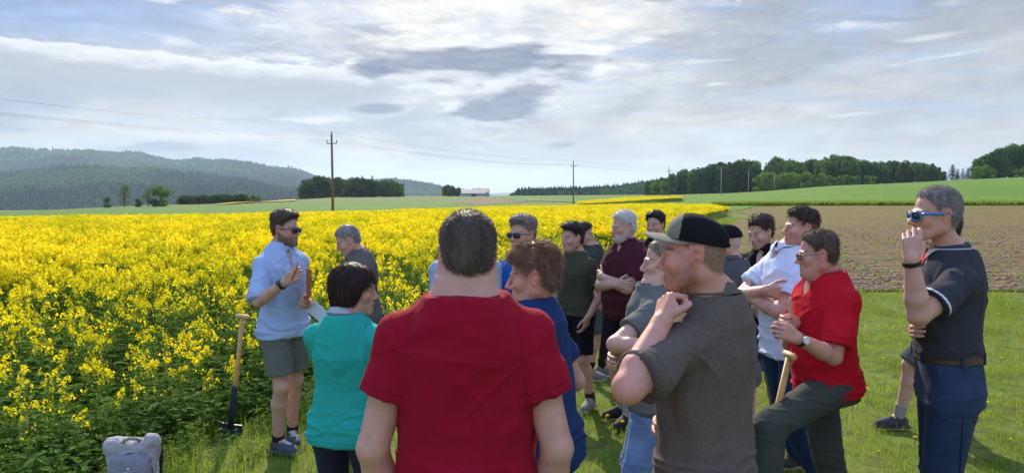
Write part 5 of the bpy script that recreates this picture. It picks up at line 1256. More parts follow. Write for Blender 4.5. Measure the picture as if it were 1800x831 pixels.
# farm with its trees
for n_, (u, rw) in enumerate(((782, 327), (789, 325), (797, 326), (806, 330)), 1): tree('broadleaf_tree', T_BROAD, u, 470, top_h(470, u, rw), 'leafy tree left of the farm roofs, %s of four' % ORD(n_), 'trees around the far farm', .9)
for n_, (u, rw) in enumerate(((815, 331), (822, 333))): tree('broadleaf_tree', T_THIN, u, 480, top_h(480, u, rw), ('left', 'right')[n_] + ' of the two slim trees behind the farm roofs', 'trees around the far farm', 1.3)
for n_, (u, rw) in enumerate(((831, 331), (837, 330), (843, 329))): tree('spruce_tree', T_CONE, u, 480, top_h(480, u, rw), ('left', 'middle', 'right')[n_] + ' of three small spruces behind the farm roofs', 'trees around the far farm', 1.1)
M_ROOF = mat_attr('roof_sheet', .6, .2, 4, .1, .3)
def farm(u, D, w, dp, h, label, col):
    x = (u - 900) / 1310 * D; z = float(terr(x, D)); e = empty('farm_building', (x, D, z), .12); tag(e, label, 'farm building', 'farm roofs beyond the fields')
    a_, b_ = w / 2, dp / 2; Vw = [(-a_, -b_, -1), (a_, -b_, -1), (a_, b_, -1), (-a_, b_, -1), (-a_, -b_, h), (a_, -b_, h), (a_, b_, h), (-a_, b_, h), (-a_, 0, h + dp * .28), (a_, 0, h + dp * .28)]
    npmesh('wall', Vw, [[0, 1, 5, 4], [1, 2, 6, 5], [2, 3, 7, 6], [3, 0, 4, 7], [5, 6, 9, 9], [7, 4, 8, 8]], False, np.array((.42, .40, .37)), e, M_ROOF)
    o_ = .6; t_ = .15; Vr = []; 
    for k in (0, t_): Vr += [(-a_ - o_, -b_ - o_, h - .15 + k), (a_ + o_, -b_ - o_, h - .15 + k), (a_ + o_, 0, h + dp * .28 + .05 + k), (-a_ - o_, 0, h + dp * .28 + .05 + k), (a_ + o_, b_ + o_, h - .15 + k), (-a_ - o_, b_ + o_, h - .15 + k)]
    npmesh('roof', Vr, [[0, 1, 2, 3], [3, 2, 4, 5], [6, 9, 8, 7], [9, 11, 10, 8], [0, 6, 7, 1], [5, 4, 10, 11], [0, 3, 9, 6], [3, 5, 11, 9], [1, 7, 8, 2], [2, 8, 10, 4]], False, np.array(col), e, M_ROOF)
    npmesh('door', [(-1.5, -b_ - .05, 0), (1.5, -b_ - .05, 0), (1.5, -b_ - .05, h * .75), (-1.5, -b_ - .05, h * .75), (-1.5, -b_ - .02, 0), (1.5, -b_ - .02, 0), (1.5, -b_ - .02, h * .75), (-1.5, -b_ - .02, h * .75)], [[0, 1, 2, 3], [4, 7, 6, 5], [3, 2, 6, 7], [0, 3, 7, 4], [1, 5, 6, 2]], False, np.array((.08, .06, .05)), e, M_ROOF)
farm(832, 460, 14, 8, 1.9, 'long low farm building with pale grey roof, left of the two roofs', (.30, .29, .28)); farm(846, 466, 9, 8, 2.6, 'farm building with brownish grey roof, right of the two roofs', (.26, .22, .19))
# ================================================================== hills
def hill(name, pts, D, depth, base, seed, mat, amp=.05, rows_=26):
    """wooded ridge: crest line (column,row) at distance D, sloping down towards the viewer"""
    U = np.linspace(pts[0][0], pts[-1][0], 150); cr = np.interp(U, [p_[0] for p_ in pts], [p_[1] for p_ in pts]); H_ = (342 - cr) / 1310 * D + 1.9
    t = np.linspace(0, 1, rows_)[:, None]; Dm = D - depth * (1 - t) + 0 * U[None]; Z = base + (H_[None] - base) * (t ** .85); Z = Z + (H_[None] - base) * amp * 2.2 * fbm(np.stack([np.repeat(U[None] / 55, rows_, 0).ravel(), np.repeat(t * 3.5, len(U), 1).ravel(), np.zeros(rows_ * len(U))], 1), seed, 3).reshape(rows_, -1) * np.sin(np.pi * np.clip(t, 0, 1)) ** .8
    Dm = np.vstack([Dm, Dm[-1:] + depth * .6]); Z = np.vstack([Z, Z[-1:] * 0 + base]); X_ = (U[None] - 900) / 1310 * Dm; n_, m_ = X_.shape
    V = np.stack([X_, Dm, Z], -1).reshape(-1, 3); i = np.arange(n_ * m_).reshape(n_, m_); F = np.stack([i[:-1, :-1], i[:-1, 1:], i[1:, 1:], i[1:, :-1]], -1).reshape(-1, 4)
    o_ = npmesh(name, V, F, True, None, None, mat); o_['kind'] = 'structure'; return X_[:-1], Dm[:-1], Z[:-1]
M_HILL = ground_mat('hill_forest_floor', ((.030, .050, .022), (.045, .068, .024), (.020, .034, .018)), .004, bump=.5, bscale=.05, dist=5)
def lump(seed, tint):
    R = np.random.RandomState(seed); u, v = np.meshgrid(np.linspace(0, np.pi * .62, 5), np.linspace(0, 2 * np.pi, 8)[:-1], indexing='ij'); Pn = np.stack([np.sin(u) * np.cos(v), np.sin(u) * np.sin(v), np.cos(u)], -1).reshape(-1, 3); Pn = Pn * (1 + .35 * R.normal(0, .6, (len(Pn), 1)))
    F = [[a_ * 7 + b_, (a_ + 1) * 7 + b_, (a_ + 1) * 7 + (b_ + 1) % 7, a_ * 7 + (b_ + 1) % 7] for a_ in range(4) for b_ in range(7)]; return Pn, F, np.array(tint)
def spike(seed, tint):
    R = np.random.RandomState(seed); P_ = [(0, 0, 1.9)] * 6 + [(math.cos(a_) * .62, math.sin(a_) * .62, -.4) for a_ in np.linspace(0, 6.28, 7)[:-1]]; return np.array(P_, float), [[i, 6 + i, 6 + (i + 1) % 6, (i + 1) % 6] for i in range(6)], np.array(tint)
LK = [proto('hill_tree_%02d' % i, *(lump(300 + i, t_) if i < 5 else spike(300 + i, t_)), MTREE) for i, t_ in enumerate([(.055, .13, .030), (.095, .19, .038), (.036, .085, .030), (.125, .22, .045), (.050, .11, .032), (.018, .045, .026), (.022, .055, .03)])]
hp = []
def cover(XYZ, n, size, seed, dark=0.0):
    X_, Y_, Z_ = XYZ; a_, b_ = X_.shape; R = np.random.RandomState(seed); i = R.rand(n) * (a_ - 1.001); j = R.rand(n) * (b_ - 1.001); i0, j0 = i.astype(int), j.astype(int); fi, fj = i - i0, j - j0
    g = lambda M: (M[i0, j0] * (1 - fi) + M[i0 + 1, j0] * fi) * (1 - fj) + (M[i0, j0 + 1] * (1 - fi) + M[i0 + 1, j0 + 1] * fi) * fj
    p = np.stack([g(X_), g(Y_), g(Z_)], 1); nz = fbm(p * .0035, seed, 2) - dark; k = np.where(nz > .12, R.choice([1, 3, 3, 1, 4], n), np.where(nz < -.18, R.choice([2, 5, 6, 5, 0], n), R.choice([0, 1, 2, 4, 6], n)))
    hp.append((p, size * (.65 + .7 * R.rand(n)), k))
BACKR = [(-260, 262), (-100, 258), (0, 266), (30, 262), (60, 266), (100, 266), (140, 267), (190, 271), (245, 272), (300, 285), (330, 284), (345, 280), (365, 284), (400, 284), (430, 289), (470, 296), (500, 297), (520, 300), (545, 308), (575, 322), (610, 334), (660, 344)]
FRONTR = [(-300, 296), (-60, 306), (0, 312), (50, 304), (110, 296), (160, 297), (200, 299), (270, 299), (320, 304), (380, 312), (430, 319), (480, 328), (540, 338), (600, 346)]
MIDR = [(600, 330), (640, 322), (690, 318), (720, 321), (760, 328), (790, 334), (830, 341), (860, 346)]
a_ = hill('hills', BACKR, 4200, 1700, -30, 1, M_HILL); cover(a_, 16000, 11, 1, .1)
a_ = hill('foothills', FRONTR, 2500, 900, -34, 2, M_HILL); cover(a_, 15000, 8.5, 2)
a_ = hill('valley_hill', MIDR, 3600, 700, -25, 3, M_HILL); cover(a_, 4000, 10, 3)
a_ = hill('far_hills', [(780, 346), (850, 341), (880, 339), (910, 338), (935, 335), (960, 337), (1000, 338), (1080, 342), (1180, 346)], 9000, 1500, -40, 4, M_HILL)
a_ = hill('low_wooded_rise', [(905, 346), (930, 341), (960, 339), (1000, 338), (1040, 336), (1060, 335), (1100, 333), (1130, 326), (1160, 324), (1220, 330)], 1150, 350, -2, 5, M_HILL, rows_=12); cover(a_, 2600, 4.5, 5)
p, s_, k = [np.concatenate([q[i] for q in hp]) for i in range(3)]
scatter('hillside_forest', p, rs.rand(len(p)) * 6.28, np.stack([s_, s_, s_ * (1 + .15 * rs.rand(len(p)))], 1), k, LK, 'wooded hillsides across the valley')
# ================================================================== power line
MPOLE = mat_attr('creosoted_wood', .8, .3, 12, .25, 6, aniso_z=.1); MWIRE = mat_attr('wire', .5, 0, 1, .02, 1, spec=.3)
POLES = [(584, 78, 232), (1008, 152, 282), (1176, 190, 293), (1268, 230, 293), (1316, 262, 300), (1362, 330, 306), (1388, 385, 311), (1409, 420, 314)]
def nxt(i):
    a_ = Wp(POLES[i][0], 300, POLES[i][1]); return a_[0], a_[1]
PTS = [nxt(i) for i in range(len(POLES))]; PTS = [(-50, 4)] + PTS
tips = []
for i, (px, py) in enumerate(PTS):
    dr = (PTS[min(i + 1, len(PTS) - 1)][0] - PTS[max(i - 1, 0)][0], PTS[min(i + 1, len(PTS) - 1)][1] - PTS[max(i - 1, 0)][1]); L_ = math.hypot(*dr); ya = math.atan2(dr[1], dr[0])
    z = float(terr(px, py)); top_ = (zr(POLES[i - 1][2], py) - z) if i else 8.9
    if i: 
        e = empty('power_pole', (px, py, z), ya); lab = ['dark wooden power pole with crossarm, nearest of the line, left of the speaker group', 'second power pole along the line, behind the tall grey head', 'third power pole, at the tip of the rapeseed', 'pale power pole before the dark spruces of the wood', 'fifth power pole in front of the ridge wood', 'small power pole at the light green trees', 'tiny power pole right of the small one', 'farthest and smallest power pole of the line'][i - 1]
        tag(e, lab, 'power pole', 'poles of the power line'); k = top_ / 9.5
        V, F = tube([(0, 0, -.3), (.02, 0, top_ * .5), (0, .03, top_ - .25)], [.15, .125, .10], 10); npmesh('pole', V, F, True, np.array((.17, .11, .05) if i == 1 else (.16, .14, .12)) if i < 4 else np.array((.30, .28, .25)), e, MPOLE)
        V, F = tube([(0, -.62, top_ - 1.25), (0, .62, top_ - 1.25)], .05, 6); npmesh('crossarm', V, F, True, np.array((.10, .09, .08)), e, MPOLE)
        for q in (-.60, .60, 0):
            zz = top_ - 1.20 if q else top_ - .30; V, F = tube([(0, q, zz), (0, q, zz + .12), (0, q, zz + .14), (0, q, zz + .24), (0, q, zz + .30)], [.02, .02, .06, .07, .03], 8); npmesh('insulator', V, F, True, np.array((.03, .025, .02)), e, MPLAST)
    nrm = (-math.sin(ya), math.cos(ya)); tips.append([(px + nrm[0] * q, py + nrm[1] * q, z + (top_ - .93 if q else top_ - .03)) for q in (-.60, .60, 0)])
for w_, nm in enumerate(('lower near', 'lower far', 'top')):
    path = []
    for i in range(len(tips) - 1):
        a_, b_ = np.array(tips[i][w_]), np.array(tips[i + 1][w_]); sp = np.linalg.norm(b_ - a_)
        for t in np.linspace(0, 1, 13)[:-1]: path.append(a_ + (b_ - a_) * t - np.array([0, 0, 4 * t * (1 - t) * sp * .010]))
    path.append(np.array(tips[-1][w_])); V, F = tube(path, .009, 4); tag(npmesh('power_line_wire', V, F, True, np.array((.10, .10, .11)), None, MWIRE), {'lower near': 'overhead wire on the near end of the crossarms', 'lower far': 'overhead wire on the far end of the crossarms', 'top': 'highest overhead wire, along the pole tips'}[nm], 'wire', 'wires of the power line')
print('land', time.time() - T0)
# ================================================================== the people, measured one by one
CROSS = dict(armL=dict(w=(.205, -.10, 1.20), pole=(.2, 1, -.9), hn=(-1, 0, 0), hand='tuck', hx=(-.45, -1, .12)),
             armR=dict(w=(.240, -.085, 1.15), pole=(.2, 1, -.9), hn=(-1, 0, 0), hand='tuck', hx=(-.5, -1, .1)))
POCK = dict(w=(.10, .205, .90), pole=(-1, .5, 0), hn=(0, -1, 0), hand='relaxed', hx=(.1, -.25, -1))
DOWN = dict(w=(.06, .26, .83), pole=(-1, .3, 0), hn=(0, -1, 0), hand='relaxed')
DARK, BROWN, GREYH, WHITEH = (.030, .022, .018), (.070, .044, .030), (.20, .185, .165), (.50, .48, .45)
VN, VM, VF = (.003, .0062), (.0042, .0078), (.0052, .0090)
ppl = {}
def P(key, **k): ppl[key] = build_person(k)
P('speaker', px=498, d=5.4, yaw=-38, H=1.79, vox=VM, seed=1, label='bearded man in light blue shirt and sunglasses speaking at the field edge',
  girth=.90, limb=.98, sw=.175, lean=-1, hyaw=22, hpitch=3, beard=.9, haircol=BROWN, hairtip=(.12, .075, .045), quiff=.012, hairt=.006, hairtop=.020, recede=.004, hairlen=.014,
  armR=dict(ep=(455, 520, 5.14), wp=(506, 492, 5.02), hn=(0, -1, .3), hand='pinch'), armL=dict(wp=(540, 524, 5.30), pole=(-1, .3, -.3), hn=(0, -1, 0), hand='grip', hx=(.75, -.4, -.35)),
  legR=dict(ap=(489, 778, 5.42), toe=-12), legL=dict(ap=(514, 757, 5.64), toe=-30),
  shirt=dict(name='shirt', col=(.34, .44, .63), sleeve=.97, ease=.018, hem=-.10, flare=.02, collar=(.34, .46, .70), open=1.0, wr=1.25, neck=.068),
  bottom=dict(col=(.13, .14, .115), len=.78, ease=.020, rh=.076), shoe=dict(col=(.055, .06, .075), sole=(.10, .10, .11), lace=(.6, .6, .6)), sock=(.02, .02, .02), sockh=.045,
  shades=dict(frame=(.02, .018, .016), lh=.0185, th=.0024), watchR=dict(face=(.2, -1, .3), grow=.002))
P('grey_polo', px=640, d=6.2, yaw=205, H=1.665, vox=VF, seed=2, label='grey haired man in grey brown polo looking down behind the woman in teal',
  girth=1.08, lean=6, hpitch=26, hyaw=-6, haircol=GREYH, hairtip=(.42, .40, .38), hairt=.004, hairtop=.006, hairlen=.010, browcol=(.10, .08, .07),
  armL=dict(w=(.17, .10, .90), pole=(-1, .8, -.2), hn=(-.3, -1, 0)), armR=dict(w=(.17, .06, .92), pole=(-1, .7, 0), hn=(-.3, -1, 0)),
  shirt=dict(name='polo_shirt', col=(.115, .105, .095), ease=.018, collar=(.12, .11, .10), open=.6, hem=-.07), bottom=dict(col=(.03, .032, .036), len=2), shoe={})
P('woman', px=606, d=3.4, yaw=78, H=1.585, vox=(.0032, .0064), seed=3, female=1, label='dark haired woman in a teal cardigan seen from behind', girth=1.03, sw=.175, hs=.95,
  lean=1, hyaw=-76, hpitch=4, hair='bob', haircol=(.020, .012, .010), hairtip=(.085, .04, .025), hairlen=.03, strands=9000, skin=(.50, .28, .20), browcol=(.04, .025, .02),
  head=(624, 508, 3.42), face=dict(jaw=.9, nose=.7, adam=0), **{k: dict(v, w=(v['w'][0] - .02, v['w'][1], v['w'][2] - .06)) for k, v in CROSS.items()},
  shirt=dict(name='cardigan', col=(.025, .36, .29), sleeve=1.9, ease=.014, hem=-.115, flare=.006, collar=(.40, .46, .48), collarstripe=(.10, .07, .14), open=.2, wr=.85),
  bottom=dict(col=(.018, .020, .042), len=2, denim=1, ease=.008), shoe=dict(col=(.03, .03, .03)))
P('red_back', px=818, d=2.06, yaw=91, H=1.93, head=(822, 448, 2.06), vox=(.0028, .0056), seed=4, label='large man in plain red t-shirt seen squarely from behind in the foreground',
  girth=1.03, limb=.98, sw=.172, neck=-.12, hs=.95, lean=0, hyaw=6, haircol=(.085, .064, .050), hairtip=(.22, .17, .13), hairt=.005, hairtop=.006, hairlen=.008, strands=15000, messy=.6, skin=(.54, .29, .215), face=dict(fat=1, jaw=1.06),
  armL=dict(ep=(660, 770, 2.02), wp=(690, 910, 2.14), hand='relaxed', hn=(0, -1, 0)), armR=dict(ep=(975, 770, 2.02), wp=(952, 910, 2.14), hand='relaxed', hn=(0, -1, 0)),
  shirt=dict(col=(.29, .007, .022), sleeve=.52, ease=.014, hem=-.14, zhi=.512, neck=.072, sr=.006, wr=1.15, vox=.0056), bottom=dict(col=(.05, .05, .06), len=2), shoe={})
P('behind_red', px=820, d=5.2, yaw=-88, sw=.205, limb=1.1, H=1.76, vox=VF, seed=5, label='man in pale blue grey polo, mostly hidden behind the red t-shirt man', girth=1.18, hyaw=-8, haircol=GREYH, head=(810, 412, 5.2), **CROSS,
  shirt=dict(name='polo_shirt', col=(.30, .36, .42), ease=.022, collar=(.3, .36, .42), stripe=(.42, .50, .08), open=.4, sleeve=.7), bottom=dict(col=(.05, .06, .08), len=2), shoe={}, shades=dict(lh=.016), watchR=dict(face=(1, 0, .2)))
P('blue_polo', px=924, d=5.2, yaw=-118, H=1.755, vox=VF, seed=6, label='man with swept grey hair and sunglasses in blue polo, arms crossed', girth=1.0, hyaw=-12, hpitch=-2, **CROSS,
  haircol=(.14, .12, .10), hairtip=(.42, .36, .30), hairt=.006, hairtop=.020, quiff=.014, hairlen=.02, comb='back', shades=dict(frame=(.02, .02, .02), lh=.017),
  shirt=dict(name='polo_shirt', col=(.018, .085, .34), collar=(.018, .085, .34), open=.4, ease=.018), bottom=dict(col=(.03, .04, .07), len=2), shoe={})
P('navy_tee', px=960, d=2.95, yaw=158, H=1.74, vox=(.003, .006), seed=7, label='smiling man with tousled brown hair in navy blue t-shirt, in profile', girth=.94, lean=9, hyaw=18, hpitch=8, head=(936, 484, 2.93), hs=.95,
  haircol=(.10, .055, .035), hairtip=(.38, .22, .13), hairt=.006, hairtop=.014, hairlen=.026, strands=13000, messy=1.6, comb='fwd', beard=.25, beardcol=(.45, .38, .33), face=dict(nose=1.35, jaw=.95), greyside=.3, skin=(.52, .28, .20), recede=-.002,
  armL=dict(w=(.16, .16, .98), pole=(-1, .5, -.3), hn=(0, -1, 0)), armR=dict(w=(.16, .16, .98), pole=(-1, .5, -.3), hn=(0, -1, 0)),
  shirt=dict(col=(.018, .042, .125), ease=.022, hem=-.13, neck=.076, wr=1.1), bottom=dict(name='jeans', col=(.09, .15, .27), len=2, denim=1, fade=.5), shoe={})
P('olive_tee', px=1012, d=6.6, yaw=-128, H=1.635, vox=VF, seed=8, label='young man in olive t-shirt and black shorts with hands in pockets', girth=1.04, hyaw=-18, hpitch=0, haircol=DARK, hairt=.006, hairtop=.024, quiff=.016, hairlen=.016, face=dict(fat=.4), beard=.25,
  armL=POCK, armR=POCK, shirt=dict(col=(.060, .060, .038), ease=.014, hem=-.06, neck=.072), bottom=dict(col=(.010, .010, .012), len=.92, ease=.020),
  shoe=dict(col=(.20, .18, .15), sole=(.35, .33, .3)), sock=(.03, .03, .03), sockh=.06, legL=dict(a=(-.05, .14, .09)), legR=dict(a=(.08, .10, .09)))
P('behind_olive', px=1041, d=7.7, yaw=-14, H=1.62, vox=VF, seed=9, label='young man in charcoal t-shirt facing right behind the olive t-shirt man', girth=1.08, hyaw=-6, haircol=DARK, hairt=.008, hairtop=.016, hs=.97,
  head=(1027, 413, 7.7), armL=DOWN, armR=POCK, shirt=dict(col=(.045, .055, .045), ease=.018, hem=-.05), bottom=dict(col=(.075, .078, .072), len=.95, ease=.022, rh=.078), shoe=dict(col=(.16, .16, .15), sole=(.3, .3, .3)), sock=(.015, .015, .015), sockh=.10,
  legL=dict(a=(.10, .10, .09)), legR=dict(a=(-.02, .10, .09)))
P('maroon', px=1104, d=6.2, yaw=-142, H=1.77, vox=VF, seed=10, label='white haired bearded man in maroon polo and black shorts, arms crossed', girth=1.12, limb=1.15, belly=.03, hyaw=-14, hpitch=4, haircol=WHITEH, hairtip=(.75, .73, .70), hairt=.009, hairtop=.012, recede=.012,
  beard=.7, beardcol=(.42, .38, .35), browcol=(.3, .28, .26), face=dict(fat=1), **CROSS, shirt=dict(name='polo_shirt', col=(.065, .014, .022), collar=(.065, .014, .022), open=.9, ease=.020, sleeve=.7, hem=-.10), bottom=dict(col=(.012, .012, .013), len=.98, ease=.024, rh=.08),
  shoe=dict(col=(.012, .012, .013), sole=(.02, .02, .02)), sock=(.32, .33, .33), sockh=.13, legL=dict(a=(.10, .10, .09)), legR=dict(a=(-.05, .10, .09)))
P('behind_maroon', px=1154, d=7.3, yaw=-125, H=1.735, vox=VF, seed=11, label='dark haired man in black t-shirt, mostly hidden behind the white haired man', girth=1.02, haircol=(.014, .011, .010), hairt=.010, hairtop=.018, armL=POCK, armR=POCK,
  shirt=dict(col=(.012, .012, .014)), bottom=dict(col=(.02, .02, .022), len=.95), shoe={}, sock=(.02, .02, .02))
P('blond', px=1150, d=3.75, yaw=172, H=1.70, vox=VM, seed=12, label='fair haired young man in grey green t-shirt standing beyond the man in the trucker cap', girth=.95, hyaw=4, lean=2, haircol=(.20, .14, .09), hairtip=(.42, .33, .24), hairt=.002, hairtop=.006, buzz=.45, hairlen=.008, strands=3000,
  head=(1165, 462, 3.75), browcol=(.22, .15, .10), skin=(.58, .33, .24), face=dict(jaw=.93, nose=.6), armL=dict(ep=(1100, 590, 3.5), wp=(1135, 610, 3.4), hand='tuck', hn=(-1, 0, 0)), armR=dict(w=(.2, 0, 1.1), pole=(.2, 1, -.8), hn=(-1, 0, 0)),
  shirt=dict(col=(.13, .135, .12), ease=.020, hem=-.12), bottom=dict(name='jeans', col=(.13, .20, .34), len=2, denim=1, fade=.4), shoe=dict(col=(.3, .3, .3)))
P('cap_man', px=1246, d=2.28, yaw=138, armlen=.82, H=1.87, vox=(.0028, .0056), seed=13, label='man in taupe polo and black mesh trucker cap with fist raised to his chin', girth=.96, limb=1.0, sw=.172, lean=1, hyaw=28, hpitch=3, hs=.93, head=(1217, 447, 2.24),
  haircol=(.10, .070, .045), hair='none', buzz=.75, beard=.55, beardcol=(.20, .12, .075), skin=(.56, .27, .20), neck=.08,
  cap=dict(k=.95, col=(.010, .010, .011), front=(.21, .195, .135), brim=(.25, .23, .165), arch=1, tilt=-13, z0=.046, drop=.10),
  armL=dict(ep=(1142, 652, 2.06), wp=(1170, 552, 2.15), hand='fist', hn=(-.2, -1, .6), hx=(.1, -.6, .9)), armR=dict(w=(.10, .06, 1.10), pole=(-.2, 1, -.8), hn=(-1, 0, 0), hand='tuck'),
  shirt=dict(name='polo_shirt', col=(.115, .092, .076), ease=.018, hem=-.15, sleeve=.76, sr=.004, collar=(.115, .098, .084), cr=-.002, open=.4, wr=1.2, speckle=.07, vox=.0056), bottom=dict(name='jeans', details=1, col=(.07, .12, .22), len=2, denim=1, fade=.4), shoe={})
P('black_cap', px=1287, d=5.5, yaw=-172, H=1.67, vox=VF, seed=14, label='older man in black peaked cap with white emblem and charcoal grey polo', girth=1.04, hyaw=-14, haircol=(.40, .38, .36), hair='none', buzz=.6, cap=dict(col=(.010, .010, .012), badge=1, z0=.034, tilt=4, drop=.3), browcol=(.3, .28, .26),
  **CROSS, face=dict(fat=.5), shirt=dict(name='polo_shirt', col=(.075, .078, .085), collar=(.075, .078, .085), sleeve=1.5, ease=.022, open=.5), bottom=dict(col=(.02, .02, .025), len=2), shoe={})
P('black_polo', px=1346, d=5.8, yaw=-138, H=1.75, vox=VF, seed=15, label='young man with dark wavy hair in black polo and denim shorts', girth=.98, hyaw=-12, hpitch=14, haircol=(.030, .018, .013), hairtip=(.15, .085, .05), hairt=.008, hairtop=.016, hairlen=.018, messy=1.7, beard=.35, face=dict(jaw=.93), skin=(.56, .33, .25),
  armL=POCK, armR=dict(w=(.2, 0, 1.02), pole=(.2, 1, -.8), hn=(-1, 0, 0)), shirt=dict(name='polo_shirt', col=(.010, .010, .011), collar=(.010, .010, .011), open=.9), bottom=dict(col=(.10, .16, .26), len=.92, denim=1, ease=.018), shoe=dict(col=(.2, .2, .2)), sock=(.5, .5, .5), sockh=.06)
P('white_tee', px=1388, d=4.72, yaw=-164, pelvis=(0, 0, .905), H=1.90, vox=VM, seed=16, label='tall man in white polo standing in profile with his arms crossed', girth=1.02, limb=1.1, lean=2, hyaw=-12, hpitch=-3, head=(1407, 401, 4.66), haircol=(.022, .016, .013), hairtip=(.13, .09, .06), hairt=.001, hairtop=.012, quiff=.008, messy=.6, buzz=.65, buzzcol=(.10, .075, .06), hairlen=.018, strands=5000, face=dict(nose=1.1), skin=(.54, .29, .21), beard=.15,
  armL=dict(w=(.235, -.08, 1.15), pole=(.25, 1, -.9), hn=(-1, 0, 0), hand='tuck', hx=(-.5, -1, .3)), armR=dict(w=(.225, -.09, 1.20), pole=(.5, 1, -.7), hn=(-1, 0, 0), hand='tuck', hx=(-.6, -1, -.1)),
  legR=dict(ap=(1404, 808, 5.08), toe=0), legL=dict(a=(-.16, .12, .09)),
  shirt=dict(name='polo_shirt', col=(.62, .66, .78), ease=.022, hem=-.10, collar=(.62, .66, .78), open=.1, sleeve=.66, wr=1.2), bottom=dict(name='jeans', col=(.016, .034, .095), len=2, denim=1, fade=.3), shoe=dict(col=(.05, .028, .018), sole=(.25, .22, .18)))
P('red_polo', px=1458, d=3.85, yaw=-168, H=1.755, vox=(.0034, .0066), seed=17, label='man in red polo and thin glasses gesturing with one foot up on a spade', girth=.99, limb=1.0, belly=.02, lean=5, hyaw=-22, hpitch=5, head=(1436, 447, 3.80), hs=.95, haircol=(.050, .032, .022), hairtip=(.26, .18, .12), hairt=.004, hairtop=.010, recede=.016, buzz=.4, hairlen=.012, strands=6000, face=dict(fat=.8, mouth=.8), skin=(.55, .27, .20),
  glasses=dict(frame=(.05, .03, .03), th=.0011, lh=.013, arm=1.3), armL=dict(ep=(1470, 604, 3.62), wp=(1396, 591, 3.50), hn=(.5, -1, .0), hand='grip'), armR=dict(wp=(1398, 566, 3.82), pole=(-.4, 1, -1), hn=(-.2, -1, 0), hand='thumb', hx=(1, -.1, .05)),
  legL=dict(ap=(1346, 896, 3.64), toe=0, pole=(1, .05, 1)), legR=dict(a=(-.20, .08, .09), toe=5),
  shirt=dict(name='polo_shirt', col=(.50, .010, .022), ease=.022, hem=-.085, flare=.006, sleeve=.80, sr=.008, collar=(.50, .012, .022), collarstripe=(.10, .09, .11), open=.3, wr=1.25), bottom=dict(col=(.062, .066, .055), len=2, ease=.014), shoe=dict(col=(.03, .025, .02)), watchL=dict(face=(-.1, 1, .15), dial=(.7, .68, .62), case=(.5, .5, .5), col=(.02, .02, .02)))
P('dark_polo', px=1672, d=3.5, yaw=163, armlen=.92, H=1.90, vox=(.0032, .0062), seed=18, label='tall grey haired man in dark slate polo, blue sunglasses and jeans, hand on chin', girth=1.02, limb=1.05, lean=2, hyaw=16, hpitch=0, head=(1643, 378, 3.47), hs=1.04, haircol=(.16, .14, .12), hairtip=(.42, .38, .33), hairt=.003, hairtop=.008, recede=.010, buzz=.35, hairlen=.010, strands=8000, beard=.15, beardcol=(.35, .3, .27), face=dict(nose=1.3), skin=(.55, .29, .21),
  shades=dict(frame=(.015, .17, .38), lens=(.01, .03, .04), th=.0034, arm=2.0, lh=.019), watchL=dict(band=1, hw=.009, col=(.008, .008, .009)),
  armL=dict(ep=(1598, 566, 3.22), wp=(1606, 488, 3.22), hand='chin', hn=(-.1, -1, .1), hx=(-.02, -.1, 1)), armR=dict(w=(.15, -.09, 1.16), pole=(-.3, 1, -.8), hn=(-1, 0, 0), hand='tuck'), legL=dict(a=(.03, .12, .09), toe=5), legR=dict(a=(-.05, .12, .09)),
  shirt=dict(name='polo_shirt', col=(.042, .043, .050), ease=.018, hem=.095, flare=-.004, sleeve=.70, collar=(.045, .048, .064), collarstripe=(.5, .52, .58), stripe=(.62, .64, .68), open=.4), pelvis=(0, 0, .965), bottom=dict(name='jeans', top=.115, col=(.020, .033, .064), len=2, denim=1, fade=.6, details=1, belt=(.055, .025, .015), ease=.010), shoe=dict(col=(.03, .02, .015)))
P('red_hidden', px=1658, d=6.0, yaw=178, pelvis=(0, 0, .87), H=1.84, vox=VF, seed=19, label='man in red t-shirt and grey shorts, mostly hidden behind the tall man in slate polo', girth=1.05, side=0, haircol=DARK, head=(1662, 402, 6.0),
  armL=dict(ep=(1730, 560, 5.85), wp=(1702, 606, 5.8), hn=(0, -1, 0)), armR=CROSS['armR'], shirt=dict(col=(.55, .012, .022), ease=.02), bottom=dict(col=(.085, .088, .075), len=.97, ease=.022, rh=.08),
  shoe=dict(col=(.035, .035, .038), sole=(.06, .06, .06), trim=(.08, .08, .08)), sock=(.28, .26, .22), sockh=.11, legL=dict(ap=(1580, 742, 6.0), toe=0, pole=(1, 0, 0)), legR=dict(a=(-.12, .10, .09)))
